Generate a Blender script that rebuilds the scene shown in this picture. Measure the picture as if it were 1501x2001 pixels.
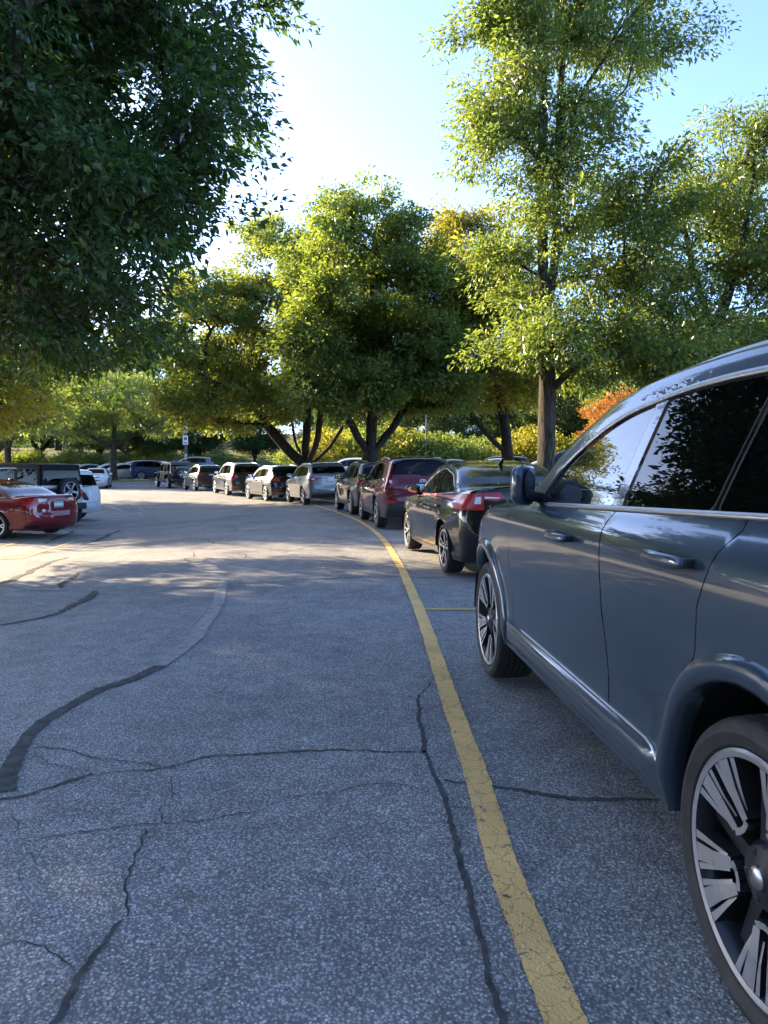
import bpy, bmesh, math, random
import numpy as np
from mathutils import Vector, Matrix
from mathutils.geometry import delaunay_2d_cdt
from mathutils.bvhtree import BVHTree

R = math.radians
sc = bpy.context.scene
COL = sc.collection
for o in list(bpy.data.objects):
    bpy.data.objects.remove(o)

# ------------------------------------------------------------------ camera, sky, sun, exposure
CAM_H, F_PX, PITCH = 1.365, 1400.0, 3.41
cam_d = bpy.data.cameras.new('camera')
cam_d.sensor_width = 36.0
cam_d.lens = F_PX / 2001.0 * 36.0
cam_d.clip_end = 3000.0
cam = bpy.data.objects.new('camera', cam_d)
COL.objects.link(cam)
cam.location = (0, 0, CAM_H)
cam.rotation_euler = (R(90 - PITCH), 0, 0)
sc.camera = cam

SUN_AZ, SUN_EL = -54.0, 22.0
world = bpy.data.worlds.new("World")
sc.world = world
world.use_nodes = True
wnt = world.node_tree
sky = wnt.nodes.new('ShaderNodeTexSky')
sky.sky_type = 'NISHITA'
sky.sun_disc = False
sky.sun_elevation = R(SUN_EL)
sky.sun_rotation = R(SUN_AZ)
sky.air_density = 0.40
sky.dust_density = 0.55
sky.ozone_density = 2.2
wnt.links.new(sky.outputs[0], wnt.nodes['Background'].inputs[0])
wnt.nodes['Background'].inputs[1].default_value = 0.13

sd = Vector((math.sin(R(SUN_AZ)) * math.cos(R(SUN_EL)), math.cos(R(SUN_AZ)) * math.cos(R(SUN_EL)), math.sin(R(SUN_EL))))
sun_d = bpy.data.lights.new('sun', 'SUN')
sun_d.energy = 3.0
sun_d.angle = R(0.53)
sun_d.color = (1.0, 0.80, 0.54)
sun = bpy.data.objects.new('sun', sun_d)
COL.objects.link(sun)
sun.rotation_euler = sd.to_track_quat('Z', 'Y').to_euler()

sc.view_settings.view_transform = 'Standard'
sc.view_settings.look = 'None'
sc.view_settings.gamma = 1.0
sc.view_settings.use_curve_mapping = False
sc.view_settings.exposure = 3.0
sc.render.engine = 'CYCLES'
sc.cycles.max_bounces = 6
sc.cycles.transparent_max_bounces = 10
sc.cycles.use_denoising = True
sc.cycles.caustics_reflective = False
sc.cycles.caustics_refractive = False

# ------------------------------------------------------------------ ground height
def ss(a, b, x):
    t = np.clip((np.asarray(x, float) - a) / (b - a), 0, 1)
    return t * t * (3 - 2 * t)

LINE_Y = np.array([-30., 0, 2, 3.4, 6.8, 9.5, 11.5, 16.6, 20.9, 25.4, 33., 39., 45., 52., 60., 70.])
LINE_X = np.array([.45, .45, .45, .43, .33, .22, .08, -.62, -1.52, -2.75, -5.9, -9.0, -12.5, -17., -22.5, -30.])
def line_x(y):
    return np.interp(y, LINE_Y, LINE_X)

def gz(x, y):
    x = np.asarray(x, float); y = np.asarray(y, float)
    z = -0.36 * ss(-1.0, -9.0, x) * (1 - ss(26, 44, y))
    z = z + 0.42 * ss(52, 62, y) * ss(-6, -12, x)
    d = x - (line_x(y) + 2.7)
    z = z + 0.46 * ss(.8, 8, d) * ss(10, 26, y) * (1 - ss(70, 90, y))
    z = z + 4.2 * ss(80, 120, y) + 9.0 * ss(115, 260, y)
    return z
def gzf(x, y): return float(gz(x, y))

_cp, _sp = math.cos(R(PITCH)), math.sin(R(PITCH))
def ground_pt(px, py):
    """where the line of sight through a photograph pixel (1501 x 2001) meets the ground"""
    dx, dv = (px - 750.5) / F_PX, (1000.5 - py) / F_PX
    d = Vector((dx, _cp + dv * _sp, -_sp + dv * _cp))
    z = 0.0
    for _ in range(25):
        t = (z - CAM_H) / d.z
        z = .5 * z + .5 * gzf(d.x * t, d.y * t)
    return (d.x * t, d.y * t)

# ------------------------------------------------------------------ small helpers
def tag(o, label=None, cat=None, group=None, kind=None):
    if label: o['label'] = label
    if cat: o['category'] = cat
    if group: o['group'] = group
    if kind: o['kind'] = kind
    return o

def empty(name, loc=(0, 0, 0), rz=0.0):
    o = bpy.data.objects.new(name, None)
    o.empty_display_size = .2
    o.location = loc
    o.rotation_euler = (0, 0, rz)
    COL.objects.link(o)
    return o

def link_mesh(name, me, parent=None, loc=None):
    o = bpy.data.objects.new(name, me)
    COL.objects.link(o)
    if parent is not None: o.parent = parent
    if loc is not None: o.location = loc
    return o

def mesh_np(name, V, F, mats, midx=None, smooth=True, normals=None):
    """V (n,3); F a list of faces or an (m,k) array"""
    me = bpy.data.meshes.new(name)
    if isinstance(F, np.ndarray):
        m, k = F.shape
        me.vertices.add(len(V)); me.vertices.foreach_set('co', np.asarray(V, np.float32).ravel())
        me.loops.add(m * k); me.loops.foreach_set('vertex_index', F.astype(np.int32).ravel())
        me.polygons.add(m)
        me.polygons.foreach_set('loop_start', np.arange(0, m * k, k, dtype=np.int32))
        me.polygons.foreach_set('loop_total', np.full(m, k, np.int32))
        me.update(calc_edges=True)
    else:
        me.from_pydata([tuple(map(float, v)) for v in V], [], F)
        me.update()
    for mt in (mats if isinstance(mats, (list, tuple)) else [mats]):
        me.materials.append(mt)
    n = len(me.polygons)
    me.polygons.foreach_set('use_smooth', np.full(n, bool(smooth)))
    if midx is not None:
        me.polygons.foreach_set('material_index', np.asarray(midx, np.int32))
    if normals is not None and n:
        me.normals_split_custom_set_from_vertices([tuple(map(float, q)) for q in normals])
    me.update()
    return me

def mk(name, V, F, mats, parent=None, midx=None, smooth=True, normals=None, loc=None):
    return link_mesh(name, mesh_np(name, V, F, mats, midx, smooth, normals), parent, loc)

class MB:
    """collects simple shapes into one mesh"""
    def __init__(s): s.V = []; s.F = []; s.M = []
    def add(s, V, F, m=0):
        b = len(s.V)
        s.V += [tuple(v) for v in V]
        for f in F:
            s.F.append([b + i for i in f]); s.M.append(m)
    def box(s, c, d, m=0, rot=None, bev=0.0):
        cx, cy, cz = c; hx, hy, hz = d[0] / 2, d[1] / 2, d[2] / 2
        bm = bmesh.new()
        bmesh.ops.create_cube(bm, size=1.0)
        for v in bm.verts: v.co = Vector((v.co.x * hx * 2, v.co.y * hy * 2, v.co.z * hz * 2))
        if bev > 0: bmesh.ops.bevel(bm, geom=bm.edges[:], offset=bev, segments=2, affect='EDGES', profile=.6)
        Mx = (rot if rot is not None else Matrix.Identity(3))
        bm.verts.index_update()
        V = [Mx @ v.co + Vector(c) for v in bm.verts]
        s.add(V, [[v.index for v in f.verts] for f in bm.faces], m)
        bm.free()
    def tube(s, pts, rad, k=8, m=0, cap=True):
        pts = [Vector(p) for p in pts]
        rad = rad if isinstance(rad, (list, tuple, np.ndarray)) else [rad] * len(pts)
        V, F = [], []
        up = None
        for i, p in enumerate(pts):
            d = (pts[min(i + 1, len(pts) - 1)] - pts[max(i - 1, 0)]).normalized()
            if up is None:
                up = d.orthogonal().normalized()
            up = (up - d * up.dot(d)); up = up.normalized() if up.length > 1e-6 else d.orthogonal().normalized()
            w = d.cross(up)
            for j in range(k):
                a = 2 * math.pi * j / k
                V.append(p + (up * math.cos(a) + w * math.sin(a)) * rad[i])
        for i in range(len(pts) - 1):
            for j in range(k):
                F.append([i * k + j, i * k + (j + 1) % k, (i + 1) * k + (j + 1) % k, (i + 1) * k + j])
        if cap:
            F.append(list(range(k))[::-1]); F.append([(len(pts) - 1) * k + j for j in range(k)])
        s.add(V, F, m)
    def lathe(s, prof, k=32, m=0, axis='y', close=False):
        """prof: list of (r, a): radius and place along the axis"""
        V, F = [], []
        n = len(prof)
        for j in range(k):
            t = 2 * math.pi * j / k
            for r, a in prof:
                V.append((r * math.cos(t), a, r * math.sin(t)) if axis == 'y' else (r * math.cos(t), r * math.sin(t), a))
        for j in range(k):
            for i in range(n - 1 + (1 if close else 0)):
                a, b = j * n + i, j * n + (i + 1) % n
                c, d = ((j + 1) % k) * n + (i + 1) % n, ((j + 1) % k) * n + i
                F.append([a, b, c, d])
        s.add(V, F, m)
    def build(s, name, mats, parent=None, smooth=True, loc=None):
        return mk(name, np.array(s.V), s.F, mats, parent, s.M if isinstance(mats, (list, tuple)) else None, smooth, None, loc)

def shade_auto(o, ang=35):
    me = o.data
    bm = bmesh.new(); bm.from_mesh(me)
    for e in bm.edges:
        if len(e.link_faces) == 2 and e.calc_face_angle(0) > R(ang): e.smooth = False
    bm.to_mesh(me); bm.free()
    return o

def copy_tree(o, parent=None, skip=()):
    c = o.copy(); COL.objects.link(c)
    if parent is not None: c.parent = parent
    for ch in [q for q in bpy.data.objects if q.parent == o]:
        if ch.name.split('.')[0] in skip: continue
        copy_tree(ch, c, skip)
    return c

# ------------------------------------------------------------------ materials
def new_mat(name):
    m = bpy.data.materials.new(name); m.use_nodes = True
    nt = m.node_tree
    return m, nt, nt.nodes['Principled BSDF']
def N(nt, typ, **kw):
    n = nt.nodes.new(typ)
    for k, v in kw.items(): setattr(n, k, v)
    return n
def plain(name, col, rough=.5, metal=0.0, coat=0.0, spec=.5, noise=0.0, nscale=8.0, bump=0.0, bscale=40.):
    m, nt, b = new_mat(name)
    b.inputs['Base Color'].default_value = (*col, 1)
    b.inputs['Roughness'].default_value = rough
    b.inputs['Metallic'].default_value = metal
    b.inputs['Specular IOR Level'].default_value = spec
    if coat: b.inputs['Coat Weight'].default_value = coat; b.inputs['Coat Roughness'].default_value = .02
    if noise or bump:
        tc = N(nt, 'ShaderNodeTexCoord')
    if noise:
        n = N(nt, 'ShaderNodeTexNoise'); n.inputs['Scale'].default_value = nscale; n.inputs['Detail'].default_value = 5
        nt.links.new(tc.outputs['Object'], n.inputs['Vector'])
        mr = N(nt, 'ShaderNodeMapRange')
        mr.inputs[1].default_value = .3; mr.inputs[2].default_value = .7
        mr.inputs[3].default_value = 1 - noise; mr.inputs[4].default_value = 1 + noise
        nt.links.new(n.outputs[0], mr.inputs[0])
        mx = N(nt, 'ShaderNodeMix', data_type='RGBA', blend_type='MULTIPLY'); mx.inputs[0].default_value = 1
        mx.inputs[6].default_value = (*col, 1)
        nt.links.new(mr.outputs[0], mx.inputs[7]); nt.links.new(mx.outputs[2], b.inputs['Base Color'])
    if bump:
        n2 = N(nt, 'ShaderNodeTexNoise'); n2.inputs['Scale'].default_value = bscale; n2.inputs['Detail'].default_value = 4
        nt.links.new(tc.outputs['Object'], n2.inputs['Vector'])
        bp = N(nt, 'ShaderNodeBump'); bp.inputs['Strength'].default_value = bump; bp.inputs['Distance'].default_value = .02
        nt.links.new(n2.outputs[0], bp.inputs['Height']); nt.links.new(bp.outputs[0], b.inputs['Normal'])
    return m

def paint(name, col, metal=.35, rough=.38, dust=.12):
    """clear-coated car paint with fine flake and a thin film of road dust low on the body"""
    m, nt, b = new_mat(name)
    tc = N(nt, 'ShaderNodeTexCoord')
    fl = N(nt, 'ShaderNodeTexVoronoi'); fl.inputs['Scale'].default_value = 900
    nt.links.new(tc.outputs['Object'], fl.inputs['Vector'])
    mr = N(nt, 'ShaderNodeMapRange'); mr.inputs[3].default_value = .85; mr.inputs[4].default_value = 1.2
    nt.links.new(fl.outputs['Color'], mr.inputs[0])
    mx = N(nt, 'ShaderNodeMix', data_type='RGBA', blend_type='MULTIPLY'); mx.inputs[0].default_value = 1
    mx.inputs[6].default_value = (*col, 1); nt.links.new(mr.outputs[0], mx.inputs[7])
    sx = N(nt, 'ShaderNodeSeparateXYZ'); nt.links.new(tc.outputs['Object'], sx.inputs[0])
    dz = N(nt, 'ShaderNodeMapRange'); dz.inputs[1].default_value = .2; dz.inputs[2].default_value = .75
    dz.inputs[3].default_value = 1; dz.inputs[4].default_value = .1
    nt.links.new(sx.outputs[2], dz.inputs[0])
    dn = N(nt, 'ShaderNodeTexNoise'); dn.inputs['Scale'].default_value = 6; dn.inputs['Detail'].default_value = 7
    nt.links.new(tc.outputs['Object'], dn.inputs['Vector'])
    mu = N(nt, 'ShaderNodeMath', operation='MULTIPLY'); nt.links.new(dz.outputs[0], mu.inputs[0]); nt.links.new(dn.outputs[0], mu.inputs[1])
    mu2 = N(nt, 'ShaderNodeMath', operation='MULTIPLY'); nt.links.new(mu.outputs[0], mu2.inputs[0]); mu2.inputs[1].default_value = dust
    mx2 = N(nt, 'ShaderNodeMix', data_type='RGBA'); nt.links.new(mu2.outputs[0], mx2.inputs[0])
    nt.links.new(mx.outputs[2], mx2.inputs[6]); mx2.inputs[7].default_value = (.22, .2, .17, 1)
    nt.links.new(mx2.outputs[2], b.inputs['Base Color'])
    b.inputs['Metallic'].default_value = metal; b.inputs['Roughness'].default_value = rough
    b.inputs['Coat Weight'].default_value = 1.0; b.inputs['Specular IOR Level'].default_value = .15
    cr = N(nt, 'ShaderNodeMapRange'); cr.inputs[3].default_value = .006; cr.inputs[4].default_value = .03 + dust * .1
    nt.links.new(mu.outputs[0], cr.inputs[0]); nt.links.new(cr.outputs[0], b.inputs['Coat Roughness'])
    wv = N(nt, 'ShaderNodeTexNoise'); wv.inputs['Scale'].default_value = 5; wv.inputs['Detail'].default_value = 2
    nt.links.new(tc.outputs['Object'], wv.inputs['Vector'])
    bp = N(nt, 'ShaderNodeBump'); bp.inputs['Strength'].default_value = .022; bp.inputs['Distance'].default_value = .02
    nt.links.new(wv.outputs[0], bp.inputs['Height']); nt.links.new(bp.outputs[0], b.inputs['Coat Normal'])
    return m

def glass(name, tint=(.05, .06, .06), trans=.35, rough=0.0, ior=1.7):
    """tinted window pane: a mirror-smooth reflection over a darkened view inside"""
    m = bpy.data.materials.new(name); m.use_nodes = True
    nt = m.node_tree; nt.nodes.clear()
    out = N(nt, 'ShaderNodeOutputMaterial')
    gl = N(nt, 'ShaderNodeBsdfGlossy'); gl.inputs['Roughness'].default_value = rough; gl.inputs['Color'].default_value = (1, 1, 1, 1)
    tr = N(nt, 'ShaderNodeBsdfTransparent'); tr.inputs['Color'].default_value = (trans * .92, trans, trans * .97, 1)
    df = N(nt, 'ShaderNodeBsdfDiffuse'); df.inputs['Color'].default_value = (*tint, 1)
    m1 = N(nt, 'ShaderNodeMixShader'); m1.inputs[0].default_value = .25
    nt.links.new(tr.outputs[0], m1.inputs[1]); nt.links.new(df.outputs[0], m1.inputs[2])
    fr = N(nt, 'ShaderNodeFresnel'); fr.inputs['IOR'].default_value = ior
    m2 = N(nt, 'ShaderNodeMixShader')
    ge = N(nt, 'ShaderNodeNewGeometry'); sb = N(nt, 'ShaderNodeMath', operation='MULTIPLY_ADD'); sb.inputs[1].default_value = -.95; sb.inputs[2].default_value = 1.0
    nt.links.new(ge.outputs['Backfacing'], sb.inputs[0])
    fm = N(nt, 'ShaderNodeMath', operation='MULTIPLY'); nt.links.new(fr.outputs[0], fm.inputs[0]); nt.links.new(sb.outputs[0], fm.inputs[1])
    nt.links.new(fm.outputs[0], m2.inputs[0]); nt.links.new(m1.outputs[0], m2.inputs[1]); nt.links.new(gl.outputs[0], m2.inputs[2])
    nt.links.new(m2.outputs[0], out.inputs[0])
    return m

M = {}
M['black_gloss'] = plain('black_gloss_trim', (.008, .008, .009), .12, coat=.6)
M['black_plastic'] = plain('black_plastic', (.022, .022, .023), .55, noise=.15, nscale=12, bump=.05, bscale=300)
M['gap'] = plain('shadow_gap', (.006, .006, .006), .9)
M['rubber_seal'] = plain('rubber_seal', (.012, .012, .012), .5)
M['chrome'] = plain('chrome', (.75, .76, .78), .12, 1.0)
M['satin'] = plain('satin_aluminium', (.46, .47, .49), .34, 1.0)
M['machined'] = plain('machined_alloy', (.60, .60, .61), .30, .85, noise=.04, nscale=30)
M['alloy'] = plain('painted_alloy', (.42, .43, .44), .35, .6, noise=.06)
M['dark_alloy'] = plain('dark_alloy', (.018, .019, .022), .3, .3, coat=.3)
M['lens_red'] = plain('red_lens', (.42, .010, .014), .3, coat=.35)
M['lens_dark_red'] = plain('dark_red_lens', (.16, .007, .010), .06, coat=1.0)
M['lens_white'] = plain('clear_lens', (.62, .60, .58), .15, coat=1.0)
M['lens_amber'] = plain('amber_lens', (.6, .2, .02), .15, coat=1.0)
M['plate'] = plain('plate_white', (.62, .64, .66), .4, noise=.05)
M['plate_blue'] = plain('plate_pale_blue', (.30, .48, .58), .4, noise=.1)
M['plate_green'] = plain('plate_green', (.12, .28, .18), .4)
M['badge'] = plain('badge_silver', (.7, .7, .72), .2, 1.0)
M['interior'] = plain('cabin_trim', (.02, .02, .021), .8, noise=.2)
M['seat'] = plain('seat_leather', (.045, .042, .04), .55, noise=.15)
M['brake'] = plain('brake_disc', (.12, .11, .105), .4, .8, noise=.2, nscale=40)
M['mirror'] = plain('mirror_glass', (.85, .88, .92), .01, 1.0)
M['glass'] = glass('window_glass')
M['glass_dark'] = glass('privacy_glass', (.006, .006, .007), .05, 0.0, 1.30)
M['glass_clear'] = glass('clear_glass', (.02, .025, .025), .5)

def tyre_mat():
    m, nt, b = new_mat('tyre_rubber')
    b.inputs['Base Color'].default_value = (.016, .016, .017, 1); b.inputs['Roughness'].default_value = .72
    tc = N(nt, 'ShaderNodeTexCoord')
    n = N(nt, 'ShaderNodeTexNoise'); n.inputs['Scale'].default_value = 18; n.inputs['Detail'].default_value = 6
    nt.links.new(tc.outputs['Object'], n.inputs['Vector'])
    cr = N(nt, 'ShaderNodeValToRGB')
    cr.color_ramp.elements[0].position = .35; cr.color_ramp.elements[0].color = (.013, .013, .014, 1)
    cr.color_ramp.elements[1].position = .75; cr.color_ramp.elements[1].color = (.032, .030, .028, 1)
    nt.links.new(n.outputs[0], cr.inputs[0]); nt.links.new(cr.outputs[0], b.inputs['Base Color'])
    return m
M['tyre'] = tyre_mat()
# ------------------------------------------------------------------ vehicle builder
def pchip(xs, ys):
    xs = np.array(xs, float); ys = np.array(ys, float)
    h = np.diff(xs); d = np.diff(ys) / h
    m = np.zeros(len(xs))
    m[0], m[-1] = d[0], d[-1]
    for i in range(1, len(xs) - 1):
        if d[i - 1] * d[i] > 0:
            w1, w2 = 2 * h[i] + h[i - 1], h[i] + 2 * h[i - 1]
            m[i] = (w1 + w2) / (w1 / d[i - 1] + w2 / d[i])
    def f(x):
        x = np.asarray(x, float)
        i = np.clip(np.searchsorted(xs, x) - 1, 0, len(xs) - 2)
        t = (x - xs[i]) / h[i]
        lo, hi = t < 0, t > 1
        tc = np.clip(t, 0, 1)
        y = ((1 + 2 * tc) * (1 - tc) ** 2 * ys[i] + tc * (1 - tc) ** 2 * h[i] * m[i]
             + tc * tc * (3 - 2 * tc) * ys[i + 1] + tc * tc * (tc - 1) * h[i] * m[i + 1])
        y = np.where(lo, ys[0] + (x - xs[0]) * m[0], y)
        return np.where(hi, ys[-1] + (x - xs[-1]) * m[-1], y)
    return f

def catmull(K, sub):
    """centripetal spline through the rows of K; knot spacing from its first two columns"""
    K = np.array(K, float)
    P = np.vstack([2 * K[0] - K[1], K, 2 * K[-1] - K[-2]])
    out, idx = [], []
    for i in range(1, len(P) - 2):
        p0, p1, p2, p3 = P[i - 1:i + 3]
        t = [0.0]
        for a, b in ((p0, p1), (p1, p2), (p2, p3)):
            t.append(t[-1] + max(np.linalg.norm(b[:2] - a[:2]), 1e-4) ** .5)
        idx.append(len(out))
        for k in range(sub):
            u = t[1] + (t[2] - t[1]) * k / sub
            A1 = (t[1] - u) / (t[1] - t[0]) * p0 + (u - t[0]) / (t[1] - t[0]) * p1
            A2 = (t[2] - u) / (t[2] - t[1]) * p1 + (u - t[1]) / (t[2] - t[1]) * p2
            A3 = (t[3] - u) / (t[3] - t[2]) * p2 + (u - t[2]) / (t[3] - t[2]) * p3
            B1 = (t[2] - u) / (t[2] - t[0]) * A1 + (u - t[0]) / (t[2] - t[0]) * A2
            B2 = (t[3] - u) / (t[3] - t[1]) * A2 + (u - t[1]) / (t[3] - t[1]) * A3
            out.append((t[2] - u) / (t[2] - t[1]) * B1 + (u - t[1]) / (t[2] - t[1]) * B2)
    idx.append(len(out)); out.append(K[-1])
    return np.array(out), idx

def in_poly(poly, x, z):
    poly = np.asarray(poly); c = np.zeros(len(x), bool)
    x0, z0 = poly[:, 0], poly[:, 1]; x1, z1 = np.roll(x0, -1), np.roll(z0, -1)
    for a, b, e, f in zip(x0, z0, x1, z1):
        if b == f: continue
        hit = (b > z) != (f > z)
        c ^= hit & (x < a + (z - b) * (e - a) / (f - b))
    return c

def clip(poly, a, b, c):
    out = []
    n = len(poly)
    for i in range(n):
        p, q = poly[i], poly[(i + 1) % n]
        fp, fq = a * p[0] + b * p[1] + c, a * q[0] + b * q[1] + c
        if fp >= 0: out.append(p)
        if fp * fq < 0:
            t = fp / (fp - fq); out.append((p[0] + t * (q[0] - p[0]), p[1] + t * (q[1] - p[1])))
    return out

def area(poly):
    p = np.asarray(poly); return .5 * np.sum(p[:, 0] * np.roll(p[:, 1], -1) - np.roll(p[:, 0], -1) * p[:, 1])

def clean(poly, eps=.004):
    out = []
    for p in poly:
        if not out or math.hypot(p[0] - out[-1][0], p[1] - out[-1][1]) > eps: out.append((float(p[0]), float(p[1])))
    if math.hypot(out[0][0] - out[-1][0], out[0][1] - out[-1][1]) < eps: out.pop()
    return out

def fillet(poly, d, ang=22, k=4):
    poly = clean(poly); n = len(poly); out = []
    for i in range(n):
        a, b, c = (np.array(poly[(i + q) % n]) for q in (-1, 0, 1))
        u, v = a - b, c - b; lu, lv = np.linalg.norm(u), np.linalg.norm(v)
        cs = np.dot(u, v) / (lu * lv)
        if math.degrees(math.acos(max(-1, min(1, -cs)))) < ang: out.append(tuple(b)); continue
        q = min(d, .45 * lu, .45 * lv)
        s, e = b + u / lu * q, b + v / lv * q
        for j in range(k + 1):
            t = j / k
            out.append(tuple((1 - t) ** 2 * s + 2 * t * (1 - t) * b + t * t * e))
    return clean(out, .002)

def inset(poly, d):
    p = np.asarray(clean(poly)); n = len(p)
    s = 1 if area(p) > 0 else -1
    out = []
    for i in range(n):
        a, b, c = p[i - 1], p[i], p[(i + 1) % n]
        e1, e2 = (b - a) / np.linalg.norm(b - a), (c - b) / np.linalg.norm(c - b)
        n1, n2 = s * np.array([-e1[1], e1[0]]), s * np.array([-e2[1], e2[0]])
        m = n1 + n2; l = max(np.dot(m, n1), .45)
        out.append(tuple(b + m * (d / l)))
    return out

def dens(poly, m):
    out = []
    for i in range(len(poly)):
        a, b = np.array(poly[i]), np.array(poly[(i + 1) % len(poly)])
        n = max(1, int(np.linalg.norm(b - a) / m + .5))
        out += [tuple(a + (b - a) * t / n) for t in range(n)]
    return out

def comps(f):
    """the connected groups of a list of triangles"""
    par = {}
    def find(a):
        while par.setdefault(a, a) != a: par[a] = par[par[a]]; a = par[a]
        return a
    for a, b, c in f:
        par[find(int(a))] = find(int(b)); par[find(int(b))] = find(int(c))
    key = np.array([find(int(t[0])) for t in f])
    return [f[key == k] for k in np.unique(key)]

def ellipse(cx, cz, a, b, n=24, t0=0.0):
    return [(cx + a * math.cos(t0 + 2 * math.pi * i / n), cz + b * math.sin(t0 + 2 * math.pi * i / n)) for i in range(n)]

def cdt(polys, pts, lines=()):
    V, E = [], []
    for p in polys:
        b = len(V); n = len(p)
        V += [Vector((float(q[0]), float(q[1]))) for q in p]
        E += [(b + i, b + (i + 1) % n) for i in range(n)]
    for p in lines:
        b = len(V)
        V += [Vector((float(q[0]), float(q[1]))) for q in p]
        E += [(b + i, b + i + 1) for i in range(len(p) - 1)]
    V += [Vector((float(q[0]), float(q[1]))) for q in pts]
    v, e, f, *_ = delaunay_2d_cdt(V, E, [], 0, 1e-5)
    v = np.array([(q.x, q.y) for q in v]); f = np.array([q[:] for q in f], int)
    a = v[f]; ar = (a[:, 1, 0] - a[:, 0, 0]) * (a[:, 2, 1] - a[:, 0, 1]) - (a[:, 2, 0] - a[:, 0, 0]) * (a[:, 1, 1] - a[:, 0, 1])
    f[ar < 0] = f[ar < 0][:, ::-1]
    return v, f[np.abs(ar) > 1e-9]

def superell(a, b, c, e1=.5, e2=.5, nu=16, nv=10):
    sp = lambda x, e: math.copysign(abs(x) ** e, x)
    V, F = [], []
    for i in range(nv + 1):
        t = -math.pi / 2 + math.pi * i / nv
        for j in range(nu):
            u = 2 * math.pi * j / nu
            V.append((a * sp(math.cos(t), e1) * sp(math.cos(u), e2), b * sp(math.cos(t), e1) * sp(math.sin(u), e2), c * sp(math.sin(t), e1)))
    for i in range(nv):
        for j in range(nu):
            F.append([i * nu + j, i * nu + (j + 1) % nu, (i + 1) * nu + (j + 1) % nu, (i + 1) * nu + j])
    return V, F

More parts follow.
